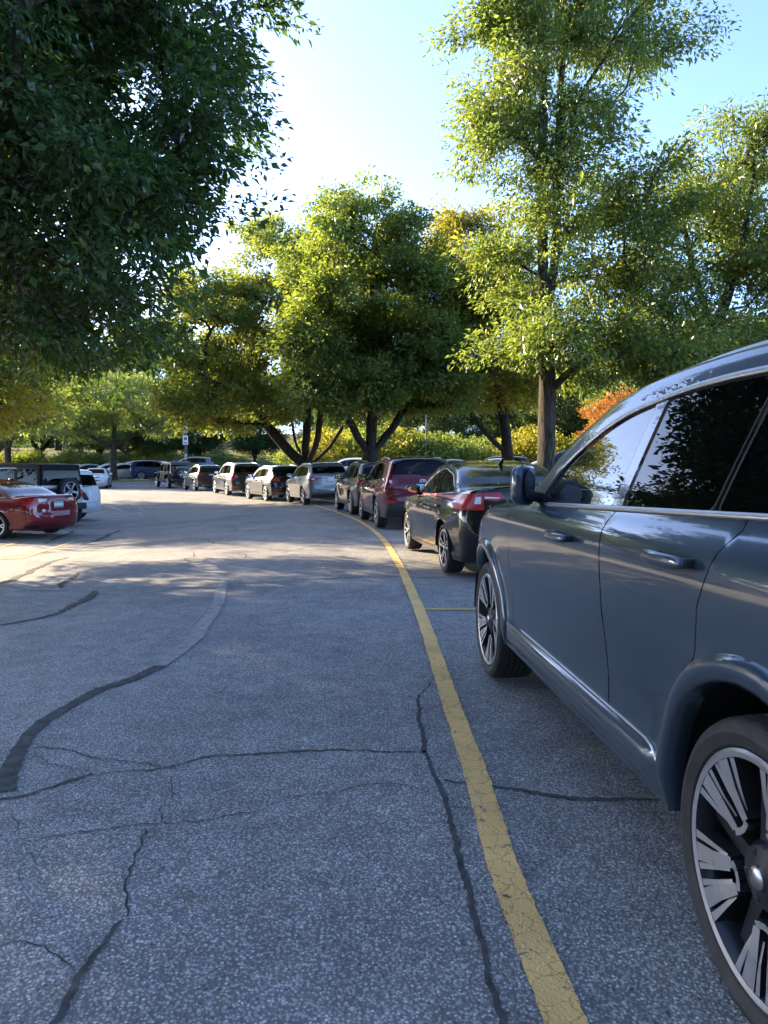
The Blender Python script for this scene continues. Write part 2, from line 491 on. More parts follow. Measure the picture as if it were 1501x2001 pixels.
class Car:
    """One vehicle: local x forward, y left, z up, its origin on the ground mid-wheelbase."""
    def __init__(s, name, label, cat, spec, body_mat, group=None):
        s.root = empty(name)
        tag(s.root, label, cat, group)
        s.sp = spec; s.mat = body_mat
        s.wb = spec['wb']; s.zc = spec['wr']; s.ra = spec['ra']; s.W0 = spec['W']
        s.prof = pchip(*zip(*spec['prof']))
        K = np.array(spec['keys'], float)          # x z xe ze n
        s.D, s.ki = catmull(K, spec.get('sub', 6))
        s.skin()

    def Wf(s, x, z):
        sp = s.sp; x = np.asarray(x, float); z = np.asarray(z, float)
        f = s.prof(z)
        xf, af, pf, xr, ar, pr = sp['taper']
        pl = 1 - af * np.clip((x - xf) / (sp['xf'] - xf), 0, 1.2) ** pf - ar * np.clip((xr - x) / (xr - sp['xr']), 0, 1.2) ** pr
        fl = 0
        for xc in (s.wb / 2, -s.wb / 2):
            r = np.hypot(x - xc, z - s.zc)
            fl = fl + sp.get('flare', .012) * np.exp(-(np.clip(r - s.ra, 0, None) / .11) ** 2) * (1 - ss(s.zc + .35, s.zc + .62, z))
        return s.W0 * pl * f + fl

    def skin(s):
        D, sp = s.D, s.sp
        P, Q, nn = D[:, :2], D[:, 2:4], D[:, 4]
        nc = sp.get('nc', 9)
        ph = np.linspace(-1, 1, 2 * nc + 1) * math.pi / 2
        S, C_ = np.abs(np.sin(ph)), np.abs(np.cos(ph))
        m = len(D); k = len(ph)
        G = np.zeros((m, k, 3))
        for i in range(m):
            v = S ** (2 / nn[i]) * np.sign(ph); dpt = 1 - C_ ** (2 / nn[i]); dpt[0] = dpt[-1] = 1.0
            xz = P[i][None] + (Q[i] - P[i])[None] * dpt[:, None]
            G[i, :, 0], G[i, :, 2] = xz[:, 0], xz[:, 1]
            G[i, :, 1] = v * s.Wf(xz[:, 0], xz[:, 1])
        du = np.gradient(G, axis=0); dv = np.gradient(G, axis=1)
        nr = np.cross(dv, du); nr /= np.maximum(np.linalg.norm(nr, axis=2, keepdims=True), 1e-9)
        s.G, s.GN = G, nr
        # at the very edge the cap runs into the side sheet: use the sheet's normal there
        for j in (0, k - 1):
            s.GN[:, j] = s.side_normal(Q[:, 0], Q[:, 1], 1 if j else -1)
        s.S = clean([tuple(q) for q in Q], .003)
        xs = np.array([q[0] for q in Q]); zs = np.array([q[1] for q in Q])
        top = np.linspace(Q[:, 0].min(), Q[:, 0].max(), 240)
        zt = np.full(240, -1.0)
        for i in range(len(Q) - 1):
            a, b = Q[i], Q[i + 1]
            if a[0] < b[0]: a, b = b, a
            if a[0] - b[0] < 1e-6: continue
            w = (top >= b[0]) & (top <= a[0])
            zt[w] = np.maximum(zt[w], b[1] + (top[w] - b[0]) / (a[0] - b[0]) * (a[1] - b[1]))
        s.top = lambda x: np.interp(x, top, zt)
        g = sp.get('g', .12)
        pts = s.grid(s.S, g)
        v, f = cdt([s.S], pts)
        c = v[f].mean(1); f = f[in_poly(s.S, c[:, 0], c[:, 1])]
        VV, FF, NN = [G.reshape(-1, 3)], [], [s.GN.reshape(-1, 3)]
        idx = np.arange(m * k).reshape(m, k)
        q = np.stack([idx[:-1, :-1], idx[:-1, 1:], idx[1:, 1:], idx[1:, :-1]], -1).reshape(-1, 4)
        FF += [q[:, [0, 1, 2]], q[:, [0, 2, 3]]]
        b = m * k
        for sg in (1, -1):
            w = s.Wf(v[:, 0], v[:, 1])
            VV.append(np.stack([v[:, 0], sg * w, v[:, 1]], -1)); NN.append(s.side_normal(v[:, 0], v[:, 1], sg))
            FF.append((f if sg < 0 else f[:, ::-1]) + b); b += len(v)
        s.sv, s.sf, s.sn = np.vstack(VV), np.vstack(FF), np.vstack(NN)
        s.bvh = BVHTree.FromPolygons([Vector(q) for q in s.sv], [tuple(q) for q in s.sf])

    def grid(s, poly, g):
        p = np.asarray(poly)
        X, Z = np.meshgrid(np.arange(p[:, 0].min() + g / 2, p[:, 0].max(), g), np.arange(p[:, 1].min() + g / 2, p[:, 1].max(), g))
        X = X + (np.arange(X.shape[0])[:, None] % 2) * g / 2
        X, Z = X.ravel(), Z.ravel(); w = in_poly(poly, X, Z)
        return list(zip(X[w], Z[w]))

    def side_normal(s, x, z, sg):
        e = .004
        wx = (s.Wf(x + e, z) - s.Wf(x - e, z)) / (2 * e); wz = (s.Wf(x, z + e) - s.Wf(x, z - e)) / (2 * e)
        n = np.stack([-wx, np.full(np.shape(wx), 1.0), -wz], -1); n /= np.linalg.norm(n, axis=-1, keepdims=True)
        n[..., 1] *= sg
        return n

    def sheet(s, name, v, f, sg, off, mat, parent):
        u, inv = np.unique(f, return_inverse=True)
        x, z = v[u, 0], v[u, 1]
        n = s.side_normal(x, z, sg)
        V = np.stack([x, sg * s.Wf(x, z), z], -1) + n * off
        F = inv.reshape(-1, 3)
        if sg > 0: F = F[:, ::-1]
        return mk(name, V, np.ascontiguousarray(F), mat, parent, None, True, n)

    def cap(s, name, i0, i1, j0, j1, mat, parent, off=0.0):
        V = s.G[i0:i1 + 1, j0:j1 + 1] + s.GN[i0:i1 + 1, j0:j1 + 1] * off
        m, k = V.shape[:2]; idx = np.arange(m * k).reshape(m, k)
        q = np.stack([idx[:-1, :-1], idx[:-1, 1:], idx[1:, 1:], idx[1:, :-1]], -1).reshape(-1, 4)
        return mk(name, V.reshape(-1, 3), q, mat, parent, None, True, s.GN[i0:i1 + 1, j0:j1 + 1].reshape(-1, 3))

    def cap_multi(s, name, holes, mat, parent, mats=()):
        m, k = s.G.shape[:2]; idx = np.arange(m * k).reshape(m, k)
        keep = np.ones((m - 1, k - 1), bool)
        mi = np.zeros((m - 1, k - 1), int)
        for i0, i1, j0, j1 in holes: keep[i0:i1, j0:j1] = False
        for t, (i0, i1, j0, j1) in mats: mi[i0:i1, j0:j1] = t
        q = np.stack([idx[:-1, :-1], idx[:-1, 1:], idx[1:, 1:], idx[1:, :-1]], -1)[keep]
        return s.G.reshape(-1, 3), q, mi[keep], s.GN.reshape(-1, 3)

    # ---- projected pieces
    def hit(s, view, a, b):
        o, d = {'rear': ((-9, a, b), (1, 0, 0)), 'front': ((9, a, b), (-1, 0, 0)), 'left': ((a, 9, b), (0, -1, 0)),
                'right': ((a, -9, b), (0, 1, 0)), 'top': ((a, b, 9), (0, 0, -1))}[view]
        loc, nr, i, _ = s.bvh.ray_cast(Vector(o), Vector(d))
        if loc is None: return None
        T = s.sf[i]; A, B, C_ = s.sv[T]
        v0, v1, v2 = B - A, C_ - A, np.array(loc) - A
        d00, d01, d11, d20, d21 = v0 @ v0, v0 @ v1, v1 @ v1, v2 @ v0, v2 @ v1
        den = d00 * d11 - d01 * d01
        if abs(den) < 1e-14: n = np.array(nr)
        else:
            p = (d11 * d20 - d01 * d21) / den; q = (d00 * d21 - d01 * d20) / den
            n = (1 - p - q) * s.sn[T[0]] + p * s.sn[T[1]] + q * s.sn[T[2]]
        return np.array(loc), n / max(np.linalg.norm(n), 1e-9)

    def patch(s, name, poly, view, off, mat, parent=None, g=.06, depth=.02, holes=()):
        poly = clean(poly, .0015)
        # split long edges
        pp = []
        for i in range(len(poly)):
            a, b = np.array(poly[i]), np.array(poly[(i + 1) % len(poly)])
            n = max(1, int(np.linalg.norm(b - a) / g + .5))
            pp += [tuple(a + (b - a) * t / n) for t in range(n)]
        pts = s.grid(pp, g)
        v, f = cdt([pp] + list(holes), pts)
        c = v[f].mean(1); keep = in_poly(pp, c[:, 0], c[:, 1])
        for h in holes: keep &= ~in_poly(h, c[:, 0], c[:, 1])
        f = f[keep]
        L = [s.hit(view, *q) for q in v]
        ok = np.array([q is not None for q in L]); f = f[ok[f].all(1)]
        if not len(f): return None
        f = max(comps(f), key=len)
        V = np.array([q[0] + q[1] * off if q is not None else (0, 0, 0) for q in L])
        Nn = np.array([q[1] if q is not None else (0, 0, 1) for q in L])
        # orientation
        t = V[f[0]]; nn = np.cross(t[1] - t[0], t[2] - t[0])
        if nn @ Nn[f[0][0]] < 0: f = f[:, ::-1]
        F = [list(map(int, q)) for q in f]
        from collections import Counter
        cnt = Counter()
        for a, b, c_ in F:
            for e in ((a, b), (b, c_), (c_, a)): cnt[e] += 1
        VV, NV = list(V), list(Nn)
        rim = [e for e in cnt if (e[1], e[0]) not in cnt]
        mid = {}
        cen = V[np.unique(f)].mean(0)
        for a, b in rim:
            for q in (a, b):
                if q not in mid:
                    o = V[q] - cen; o -= Nn[q] * (o @ Nn[q]); o /= max(np.linalg.norm(o), 1e-6)
                    mid[q] = (len(VV), len(VV) + 1)
                    VV += [V[q], V[q] - Nn[q] * (off + depth)]; NV += [o, o]
            F.append([mid[b][0], mid[a][0], mid[a][1], mid[b][1]])
        return mk(name, np.array(VV), F, mat, parent or s.root, None, True, np.array(NV))

    def line(s, name, pts, view, w, off, mat, parent=None, g=.05, depth=.01):
        """a narrow band along a polyline in a view"""
        p = np.array(pts, float); n = len(p); L, Rr = [], []
        for i in range(n):
            d = p[min(i + 1, n - 1)] - p[max(i - 1, 0)]; d /= np.linalg.norm(d); q = np.array([-d[1], d[0]]) * w / 2
            L.append(tuple(p[i] + q)); Rr.append(tuple(p[i] - q))
        return s.patch(name, L + Rr[::-1], view, off, mat, parent, g, depth)

    def side_sweep(s, name, pts, rz, ry, off, mat, parent=None, k=8, sides=(1, -1)):
        """a moulding that follows the body side along (x, z) points: flattened tube, rz tall and ry proud"""
        p = np.array(pts, float); outs = []
        for sg in sides:
            n = s.side_normal(p[:, 0], p[:, 1], sg)
            c = np.stack([p[:, 0], sg * s.Wf(p[:, 0], p[:, 1]), p[:, 1]], -1) + n * off
            t = np.gradient(c, axis=0); t /= np.linalg.norm(t, axis=1, keepdims=True)
            u = np.cross(t, n); u /= np.linalg.norm(u, axis=1, keepdims=True)
            V, F = [], []
            for i in range(len(p)):
                e = .25 if i in (0, len(p) - 1) else 1.0
                for j in range(k):
                    a = 2 * math.pi * j / k
                    V.append(c[i] + u[i] * math.cos(a) * rz * e + n[i] * math.sin(a) * ry * e)
            for i in range(len(p) - 1):
                for j in range(k):
                    q = [i * k + j, i * k + (j + 1) % k, (i + 1) * k + (j + 1) % k, (i + 1) * k + j]
                    F.append(q if sg < 0 else q[::-1])
            outs.append(mk(name, np.array(V), F, mat, parent or s.root))
        return outs

    # ---- the body
    def build(s):
        sp = s.sp; zc, ra, wb = s.zc, s.ra, s.wb
        bz, bs, x0b = sp['belt']                       # belt height, its slope towards the rear, where
        belt = lambda x: bz + bs * np.clip(x0b - x, 0, None)
        s.belt = belt
        gap = sp.get('frame', .045)
        xr_end, lean_d = sp['dlo_end']
        xs = np.arange(sp['dlo_front'], xr_end - .3, -.07)
        up = [(x, float(s.top(x)) - gap) for x in xs]
        up = [(x, z) for x, z in up if z > belt(x) + .004]
        DLO = up + [(x, float(belt(x))) for x in xs[::-1] if x <= up[0][0] + .02]
        DLO = clip(DLO, 1, -lean_d, -(xr_end - lean_d * bz))
        if sp.get('dlo_front_line'):
            xa, la = sp['dlo_front_line']; DLO = clip(DLO, -1, la, xa - la * bz)
        rd = sp.get('dlo_round', .035)
        wins = []
        pill = sp['pillars']                            # (x at belt, lean, width)
        cur = DLO
        for (x, ln, w) in pill:
            a = clip(cur, 1, -ln, -(x + w / 2 - ln * bz)); b = clip(cur, -1, ln, x - w / 2 - ln * bz)
            wins.append(fillet(a, rd)); cur = b
        if len(cur) > 2 and abs(area(cur)) > .01: wins.append(fillet(cur, rd * 1.4))
        DLO = fillet(DLO, rd * 1.3)
        s.DLO = DLO
        # doors
        zs = sp['door_z']; xA = sp['door_front']; (xB, lB, wB) = pill[0]
        topx = lambda x: float(s.top(x)) - gap + sp.get('head', .03)
        def head(xa, xb, n=14):
            out = []
            for x in np.linspace(xa, xb, n):
                z = topx(x)
                if z > belt(x) - .03: out.append((x, z))
            return out
        xBl = lambda z: xB + lB * (z - bz) - .0
        zt = topx(xBl(bz + .4))
        hb = head(xBl(zt), xA)
        dB = sp.get('b_cut', 0.0)
        front = [(xA - .01, zs), (xA, zs + .25), (xA, belt(xA) - .03)] + hb[::-1] + [(xBl(bz), bz), (xBl(bz) - dB, zs + .35), (xBl(bz) - dB, zs)]
        xC, lC = sp['door_rear']
        Rr = ra + sp.get('arch_gap', .055); xw = -wb / 2
        ztc = topx(xC + lC * .4)
        hc = head(xBl(zt), xC + lC * (ztc - bz))
        rear = [(xBl(bz) - dB, zs), (xBl(bz) - dB, zs + .35), (xBl(bz), bz)] + hc + [(xC, bz)] + list(sp.get('rear_cut', []))
        for th in np.linspace(R(sp.get('arch_th', 62)), math.asin(max(-.95, min(.95, (zs - zc) / Rr))), 9):
            rear.append((xw + Rr * math.cos(th), zc + Rr * math.sin(th)))
        front, rear = fillet(front, .05), fillet(rear, .05)
        if sp.get('two_door'): rear = None
        doors = [front] + ([rear] if rear else [])
        gp = sp.get('gap', .006)
        arches = [ellipse(xc, zc + sp.get('arch_up', .01), ra, ra, 40) for xc in (wb / 2, -wb / 2)]
        g = sp.get('g', .12)
        doors = [dens(d, g * .6) for d in doors]; wins = [dens(w, g * .6) for w in wins]; DLO = dens(DLO, g * .6)
        inner = [inset(d, gp) for d in doors]
        seals = [inset(w, -.012) for w in wins]
        g = sp.get('g', .12)
        pts = s.grid(s.S, g)
        lines = []
        if sp.get('clad'): lines.append([(x, sp['clad']) for x in np.arange(sp['xr'] + .15, sp['xf'] - .15, .1)])
        v, f = cdt([s.S] + arches + doors + inner + wins + seals + [DLO], pts, lines)
        c = v[f].mean(1); cx, cz = c[:, 0], c[:, 1]
        lab = np.full(len(f), -1)
        inS = in_poly(s.S, cx, cz)
        free = inS.copy()
        def take(mask, k):
            w = mask & free; lab[w] = k; free[w] = False
        for a in arches: take(in_poly(a, cx, cz), 0)
        for i, w in enumerate(wins): take(in_poly(w, cx, cz), 10 + i)
        for w in seals: take(in_poly(w, cx, cz), 5)
        take(in_poly(DLO, cx, cz), 6)
        for i, d in enumerate(inner): take(in_poly(d, cx, cz), 20 + i)
        for d in doors: take(in_poly(d, cx, cz), 4)
        if sp.get('clad'): take(cz < sp['clad'], 3)
        if sp.get('roof_side'): take((cz > sp['roof_side'][1]) & (cx < sp['roof_side'][0]), 1)
        take(free.copy(), 2)
        L = s.lab = lab
        # caps: windscreen and rear window are openings filled with glass
        k = s.G.shape[1]
        a0, a1 = sp['ws']; wi0, wi1 = s.ki[a0] + 1, s.ki[a1] - 1
        r0, r1 = sp['rg']; ri0, ri1 = s.ki[r0] + 1, s.ki[r1] - 1
        je = sp.get('ws_cols', 3); jr = sp.get('rg_cols', 3)
        if sp.get('rg_patch'): holes = [(wi0, wi1, je, k - 1 - je)]
        else: holes = [(wi0, wi1, je, k - 1 - je), (ri0, ri1, jr, k - 1 - jr)]
        mt = []
        cl = sp.get('clad_keys')
        mats = [s.mat, M['black_plastic'], sp.get('roof_mat', s.mat)]
        if cl:
            mt += [(1, (0, s.ki[cl[0]], 0, k)), (1, (s.ki[cl[1]], len(s.D), 0, k))]
        if sp.get('roof_keys'):
            q = sp['roof_keys']; mt += [(2, (s.ki[q[0]], s.ki[q[1]], 0, k))]
        Vc, Fc, mi, Nc = s.cap_multi('body', holes, s.mat, s.root, mt)
        VV, FF, NN, MM = [Vc], [[list(map(int, q)) for q in Fc]], [Nc], [list(mi)]
        b = len(Vc)
        for sg in (1, -1):
            for lb, mm in ((2, 0), (3, 1), (1, 2)):
                ff = f[L == lb]
                if not len(ff): continue
                u, inv = np.unique(ff, return_inverse=True)
                n = s.side_normal(v[u, 0], v[u, 1], sg)
                VV.append(np.stack([v[u, 0], sg * s.Wf(v[u, 0], v[u, 1]), v[u, 1]], -1)); NN.append(n)
                q = inv.reshape(-1, 3) + b; q = q[:, ::-1] if sg > 0 else q
                FF.append([list(map(int, t)) for t in q]); MM.append([mm] * len(q)); b += len(u)
        s.body = mk('body', np.vstack(VV), [q for l in FF for q in l], mats, s.root, [q for l in MM for q in l], True, np.vstack(NN))
        gl_f, gl_r = sp.get('glass', ('glass', 'glass_dark'))
        s.doors = {}
        pil_mat = sp.get('pillar_mat', M['black_gloss'])
        for sg in (1, -1):
            ff = f[L == 4]
            for f1 in (comps(ff) if len(ff) else []):
                if len(f1) > 3: s.sheet('door_gap', v, f1, sg, -.012, M['gap'], s.body)
            for i in range(len(doors)):
                ff = f[L == 20 + i]
                d = s.sheet('door', v, ff, sg, 0, s.mat, s.root)
                s.doors[(sg, i)] = d
            ff = f[L == 5]
            for f1 in comps(ff):
                if len(f1) > 2: s.sheet('window_seal', v, f1, sg, -.003, M['rubber_seal'], s.body)
            ff = f[L == 6]
            for f1 in (comps(ff) if len(ff) else []):
                if len(f1) > 2: s.sheet('pillar_trim', v, f1, sg, .001, pil_mat, s.body)
            for i, w in enumerate(wins):
                ff = f[L == 10 + i]
                if not len(ff): continue
                par = s.doors.get((sg, min(i, len(doors) - 1))) if i < len(doors) else s.body
                s.sheet('window', v, ff, sg, -.005, M[gl_f if i == 0 else gl_r], par)
        s.cap('windscreen', wi0, wi1, je, k - 1 - je, M['glass_clear'] if not sp.get('opaque') else M[gl_r], s.root, -.002)
        if sp.get('rg_patch'):
            pass
        else:
            s.cap('rear_window', ri0, ri1, jr, k - 1 - jr, M[sp.get('rg_glass', gl_r)], s.root, -.002)
        # wheel wells and underbody
        lw = sp.get('lod', 0)
        for xc in (wb / 2, -wb / 2):
            for sg in (1, -1):
                mb = MB(); ks = 16
                V, F = [], []
                yo = float(s.Wf(xc, zc + ra * .7)) - .012
                for j in range(ks + 1):
                    t = -.02 + (math.pi + .04) * j / ks
                    for y in (yo, yo - .34):
                        V.append((xc + (ra + .012) * math.cos(t), sg * y, zc + (ra + .012) * math.sin(t)))
                for j in range(ks):
                    q = [2 * j, 2 * j + 1, 2 * j + 3, 2 * j + 2]; F.append(q)
                F.append([2 * j + 1 for j in range(ks + 1)])
                mb.add(V, F); mb.build('wheel_well', M['gap'], s.root, False)
        mb = MB()
        zb = sp.get('floor_z', .24)
        w = s.W0 * .9 - .05
        xi = wb / 2 - ra - .02
        mb.box((0, 0, zb + .07), (2 * xi, 2 * w, .14))
        mb.box(((sp['xf'] + sp['xr']) / 2, 0, zb + .10), (sp['xf'] - sp['xr'] - .5, 2 * (w - .36), .19))
        mb.build('underbody', M['gap'], s.root, False)
        if sp.get('cabin', True): s.cabin()
        s.lights()

    def cabin(s):
        sp = s.sp; bz = sp['belt'][0]
        zf = sp.get('floor_z', .24) + .2
        mb = MB()
        x_d = sp.get('dash', sp['door_front'] - .2)
        wv = s.W0 * .78
        mb.box(((x_d + .1 + sp['dlo_end'][0]) / 2, 0, zf), (x_d - sp['dlo_end'][0] + .3, 2 * wv, .04))
        mb.box((x_d - .05, 0, bz - .2), (.5, 2 * wv, .32), bev=.08)
        mb.box((sp['dlo_end'][0] - .05, 0, bz - .24), (.5, 2 * wv - .05, .35), bev=.05)
        mb.build('cabin_lining', M['interior'], s.root)
        sx = sp.get('seat_x', x_d - 1.15)
        hs = float(s.G[:, s.G.shape[1] // 2, 2].max()) - .30 - zf
        for x in (sx, sx - .78):
            for y in (.38, -.38):
                q = MB()
                q.box((x + .22, y, zf + .28), (.52, .5, .2), bev=.06)
                q.box((x - .10, y, zf + .30 + hs * .30), (.16, .5, .12 + hs * .5), rot=Matrix.Rotation(R(-16), 3, 'Y'), bev=.06)
                q.box((x - .13 - hs * .10, y, zf + hs * .95), (.10, .27, .2), rot=Matrix.Rotation(R(-12), 3, 'Y'), bev=.04)
                q.build('seat', M['seat'], s.root)

    def lights(s):
        sp = s.sp
        z = sp.get('head_z', .72)
        w = s.W0
        for sg in (1, -1):
            pl = [(sg * w * .52, z - .02), (sg * w * .86, z + .02), (sg * w * .86, z + .14), (sg * w * .55, z + .1)]
            s.patch('headlight', pl, 'front', .006, M['lens_white'], g=.12)
        s.patch('grille', [(-w * .45, z - .2), (w * .45, z - .2), (w * .5, z + .08), (-w * .5, z + .08)], 'front', .004, M['black_gloss'], g=.15)

    def wheels(s, proto, yo=None, positions=None):
        yo = yo if yo is not None else s.W0 - .025
        for xc in (s.wb / 2, -s.wb / 2):
            for sg in (1, -1):
                c = copy_tree(proto, s.root)
                c.location = (xc, sg * yo, s.zc)
                c.rotation_euler = (0, random.uniform(0, 6.28) if sg * xc > 0 else random.uniform(0, 6.28), 0 if sg > 0 else math.pi)
        return s

    def side_mirror(s, x, z, size=(.13, .11, .085), mat=None, fold=0.0, sides=(1, -1), out=.13, glass_tilt=0):
        for sg in sides:
            yb = float(s.Wf(x, z))
            rot = Matrix.Rotation(sg * fold, 4, 'Z')
            base = Matrix.Translation((x - .02, sg * (yb + out), z + .06))
            V, F = superell(*size, .55, .6, 18, 12)
            VV = []
            for p in V:
                p = Vector(p)
                if p.x < -.15 * size[0]: p.x = -.15 * size[0] + (p.x + .15 * size[0]) * .12      # flat back for the glass
                p.x *= .9 - .25 * (p.y * sg / size[1])
                VV.append((base @ rot @ p))
            o = mk('side_mirror', np.array([tuple(q) for q in VV]), F, mat or s.mat, s.root)
            q = MB()
            E = ellipse(0, 0, size[1] * .86, size[2] * .80, 20)
            pts = [base @ rot @ Vector((-.15 * size[0] * .9 - size[0] * .115, a * 1.0, b)) for a, b in E]
            q.add(pts, [list(range(20)) if sg > 0 else list(range(20))])
            q.build('mirror_glass', M['mirror'], o, False)
            a = MB()
            a.tube([(x + .03, sg * (yb - .03), z - .015), (x + .015, sg * (yb + out * .5), z + .005), (x, sg * (yb + out), z + .03)], [.03, .026, .03], 8)
            a.build('mirror_arm', M['black_plastic'], o)

    def handle(s, x, z, door, sg, L=.23, mat=None, h=.034):
        w = float(s.Wf(x, z))
        n = s.side_normal(np.array([x]), np.array([z]), sg)[0]
        V, F = superell(L / 2, .016, h / 2, .6, .45, 20, 8)
        VV = []
        for p in V:
            bow = .010 * (1 - (2 * p[0] / L) ** 2)
            VV.append((x + p[0], sg * (w + .036 + bow) + p[1], z + p[2]))
        o = mk('handle', np.array(VV), F if True else F, mat or s.mat, door)
        for t in (-.38, .40):
            mb = MB(); mb.box((x + t * L, sg * (w + .012), z), (.03, .04, h * .7), bev=.008)
            mb.build('handle_mount', M['black_plastic'], o)
        return o

def text_mesh(name, body, size, mat, parent, loc, rot, extrude=.004, align='CENTER', xs=1.0):
    c = bpy.data.curves.new(name, 'FONT'); c.body = body; c.size = size; c.extrude = extrude; c.align_x = align; c.align_y = 'CENTER'
    t = bpy.data.objects.new(name + '_tmp', c); COL.objects.link(t)
    dg = bpy.context.evaluated_depsgraph_get()
    me = bpy.data.meshes.new_from_object(t.evaluated_get(dg))
    bpy.data.objects.remove(t)
    me.materials.clear(); me.materials.append(mat)
    o = link_mesh(name, me, parent, loc); o.rotation_euler = rot; o.scale = (xs, 1, 1)
    return o

# ------------------------------------------------------------------ wheels
def make_wheel(style, R_, wid, rim, face_mat, side_mat, knobs=False):
    """axis along y, outer face towards +y, face plane at y = 0"""
    root = None
    # brake and hub carrier
    mb = MB()
    mb.lathe([(.05, -.10), (rim * .62, -.10), (rim * .62, -.13), (.05, -.13)], 28)
    mb.lathe([(0.001, -.06), (.075, -.06), (.09, -.14)], 20)
    root = mb.build('wheel', M['brake'])
    shade_auto(root, 40)
    # tyre
    K = 72 if not knobs else 60
    hw = wid / 2; c = -hw
    y0, y1 = -.005, -wid + .005
    prof = [(rim + .008, y0 - .022), (rim + .02, y0 - .006), (rim + .05 * R_ / .38, y0 + .004), (R_ * .93, y0 - .002), (R_ * .965, y0 - .012),
            (R_ * .985, y0 - .028)]
    g = []
    n = 4
    w_in, w_out = y0 - .04, y1 + .04
    for i in range(n + 1):
        a = w_in + (w_out - w_in) * i / (n + 1); b = w_in + (w_out - w_in) * (i + 1) / (n + 1)
        crown = lambda y: R_ - .010 * ((y - c) / hw) ** 2
        g += [(crown(a), a - .001), (crown(b), b + .009), (crown(b) - .009, b + .007), (crown(b) - .009, b + .002)]
    g = g[:-2]
    prof = prof + g + [(R_ * .985, y1 + .028), (R_ * .93, y1 + .002), (rim + .05, y1), (rim + .01, y1 + .02)]
    V, F = [], []
    n = len(prof)
    for j in range(K * 2):
        t = 2 * math.pi * j / (K * 2)
        for i, (r, y) in enumerate(prof):
            rr = r
            if r > R_ * .975 and (j % 4 == 0): rr = r - (.0045 if not knobs else .014)
            if knobs and i in (3, 4) and (j // 2) % 2 == 0: rr = r + .006; 
            V.append((rr * math.cos(t), y, rr * math.sin(t)))
    m = K * 2
    for j in range(m):
        for i in range(n - 1):
            F.append([j * n + i, j * n + i + 1, ((j + 1) % m) * n + i + 1, ((j + 1) % m) * n + i])
    ty = mk('tyre', np.array(V), F, M['tyre'], root)
    shade_auto(ty, 32)
    # rim
    mb = MB()
    mb.lathe([(rim + .010, -.026), (rim + .012, -.014), (rim + .004, -.008), (rim - .010, -.012)], 64, 0)
    mb.lathe([(rim - .010, -.012), (rim - .022, -.035), (rim - .03, -.09), (rim - .035, -wid + .03)], 64, 1)
    def bar(a0, r0, a1, r1, w0, w1, y0, y1, dep=.035, m0=0, m1=1):
        """a spoke from polar (a0, r0) to (a1, r1): machined face, dark sides"""
        p0 = np.array([r0 * math.cos(a0), r0 * math.sin(a0)]); p1 = np.array([r1 * math.cos(a1), r1 * math.sin(a1)])
        d = (p1 - p0) / np.linalg.norm(p1 - p0); q = np.array([-d[1], d[0]])
        V = []
        for p, w, y in ((p0, w0, y0), (p1, w1, y1)):
            for sgn in (-1, 1):
                f = p + q * sgn * w / 2; V.append((f[0], y, f[1]))
            for sgn in (-1, 1):
                f = p + q * sgn * w * .75; V.append((f[0], y - dep, f[1]))
        mb.add(V, [[0, 4, 5, 1]], m0)
        mb.add(V, [[0, 2, 6, 4], [1, 5, 7, 3], [2, 3, 7, 6], [0, 1, 3, 2], [4, 6, 7, 5]], m1)
    def curve_bar(pts, ws, dep=.04):
        for (a, r, y), (a2, r2, y2), w, w2 in zip(pts[:-1], pts[1:], ws[:-1], ws[1:]):
            bar(a, r, a2, r2, w, w2, y, y2, dep)
    if style == 'blade':
        for g in range(5):
            A = g * 2 * math.pi / 5
            for sg in (-1, 1):
                # the two broad arms of a pair that close in a U by the hub
                curve_bar([(A + sg * .235, .128, -.028), (A + sg * .20, .20, -.018), (A + sg * .215, rim - .012, -.012)], [.026, .038, .049], .045)
                # slim blades between them, and the ones that lean on the arm from outside
                curve_bar([(A + sg * .085, .150, -.034), (A + sg * .085, .20, -.022), (A + sg * .075, rim - .012, -.013)], [.008, .011, .017], .04)
                curve_bar([(A + sg * .315, .150, -.032), (A + sg * .36, .20, -.022), (A + sg * .385, rim - .012, -.013)], [.010, .014, .022], .04)
            curve_bar([(A - .27, .124, -.0275), (A - .1, .112, -.029), (A + .1, .112, -.029), (A + .27, .124, -.0275)], [.020, .016, .016, .020], .04)
        for g in range(5):
            A = g * 2 * math.pi / 5 + math.pi / 5
            bar(A, .04, A, rim - .02, .050, .026, -.046, -.060, .03, 1, 1)
    elif style == 'five_pair':
        for g in range(5):
            A = g * 2 * math.pi / 5
            for sg in (-1, 1):
                curve_bar([(A + sg * .35, .06, -.03), (A + sg * .16, .13, -.02), (A + sg * .20, rim - .012, -.012)], [.02, .022, .028])
    elif style == 'ten':
        for g in range(10):
            A = g * 2 * math.pi / 10
            curve_bar([(A, .05, -.03), (A, .14, -.02), (A, rim - .012, -.012)], [.026, .026, .032])
    elif style == 'five':
        for g in range(5):
            A = g * 2 * math.pi / 5
            curve_bar([(A, .05, -.03), (A, .14, -.02), (A, rim - .012, -.012)], [.07, .06, .075])
    elif style == 'y':
        for g in range(5):
            A = g * 2 * math.pi / 5
            curve_bar([(A, .05, -.03), (A, .15, -.018)], [.05, .045])
            for sg in (-1, 1): curve_bar([(A + sg * .05, .145, -.018), (A + sg * .26, rim - .012, -.012)], [.03, .035])
    mb.lathe([(.001, -.018), (.030, -.018), (.034, -.022), (.072, -.032), (.085, -.05)], 24, 1)
    for g in range(5):
        A = g * 2 * math.pi / 5 + .3
        mb.box((.055 * math.cos(A), -.030, .055 * math.sin(A)), (.018, .012, .018), 1, bev=.004)
    rimo = mb.build('rim', [face_mat, side_mat], root)
    shade_auto(rimo, 30)
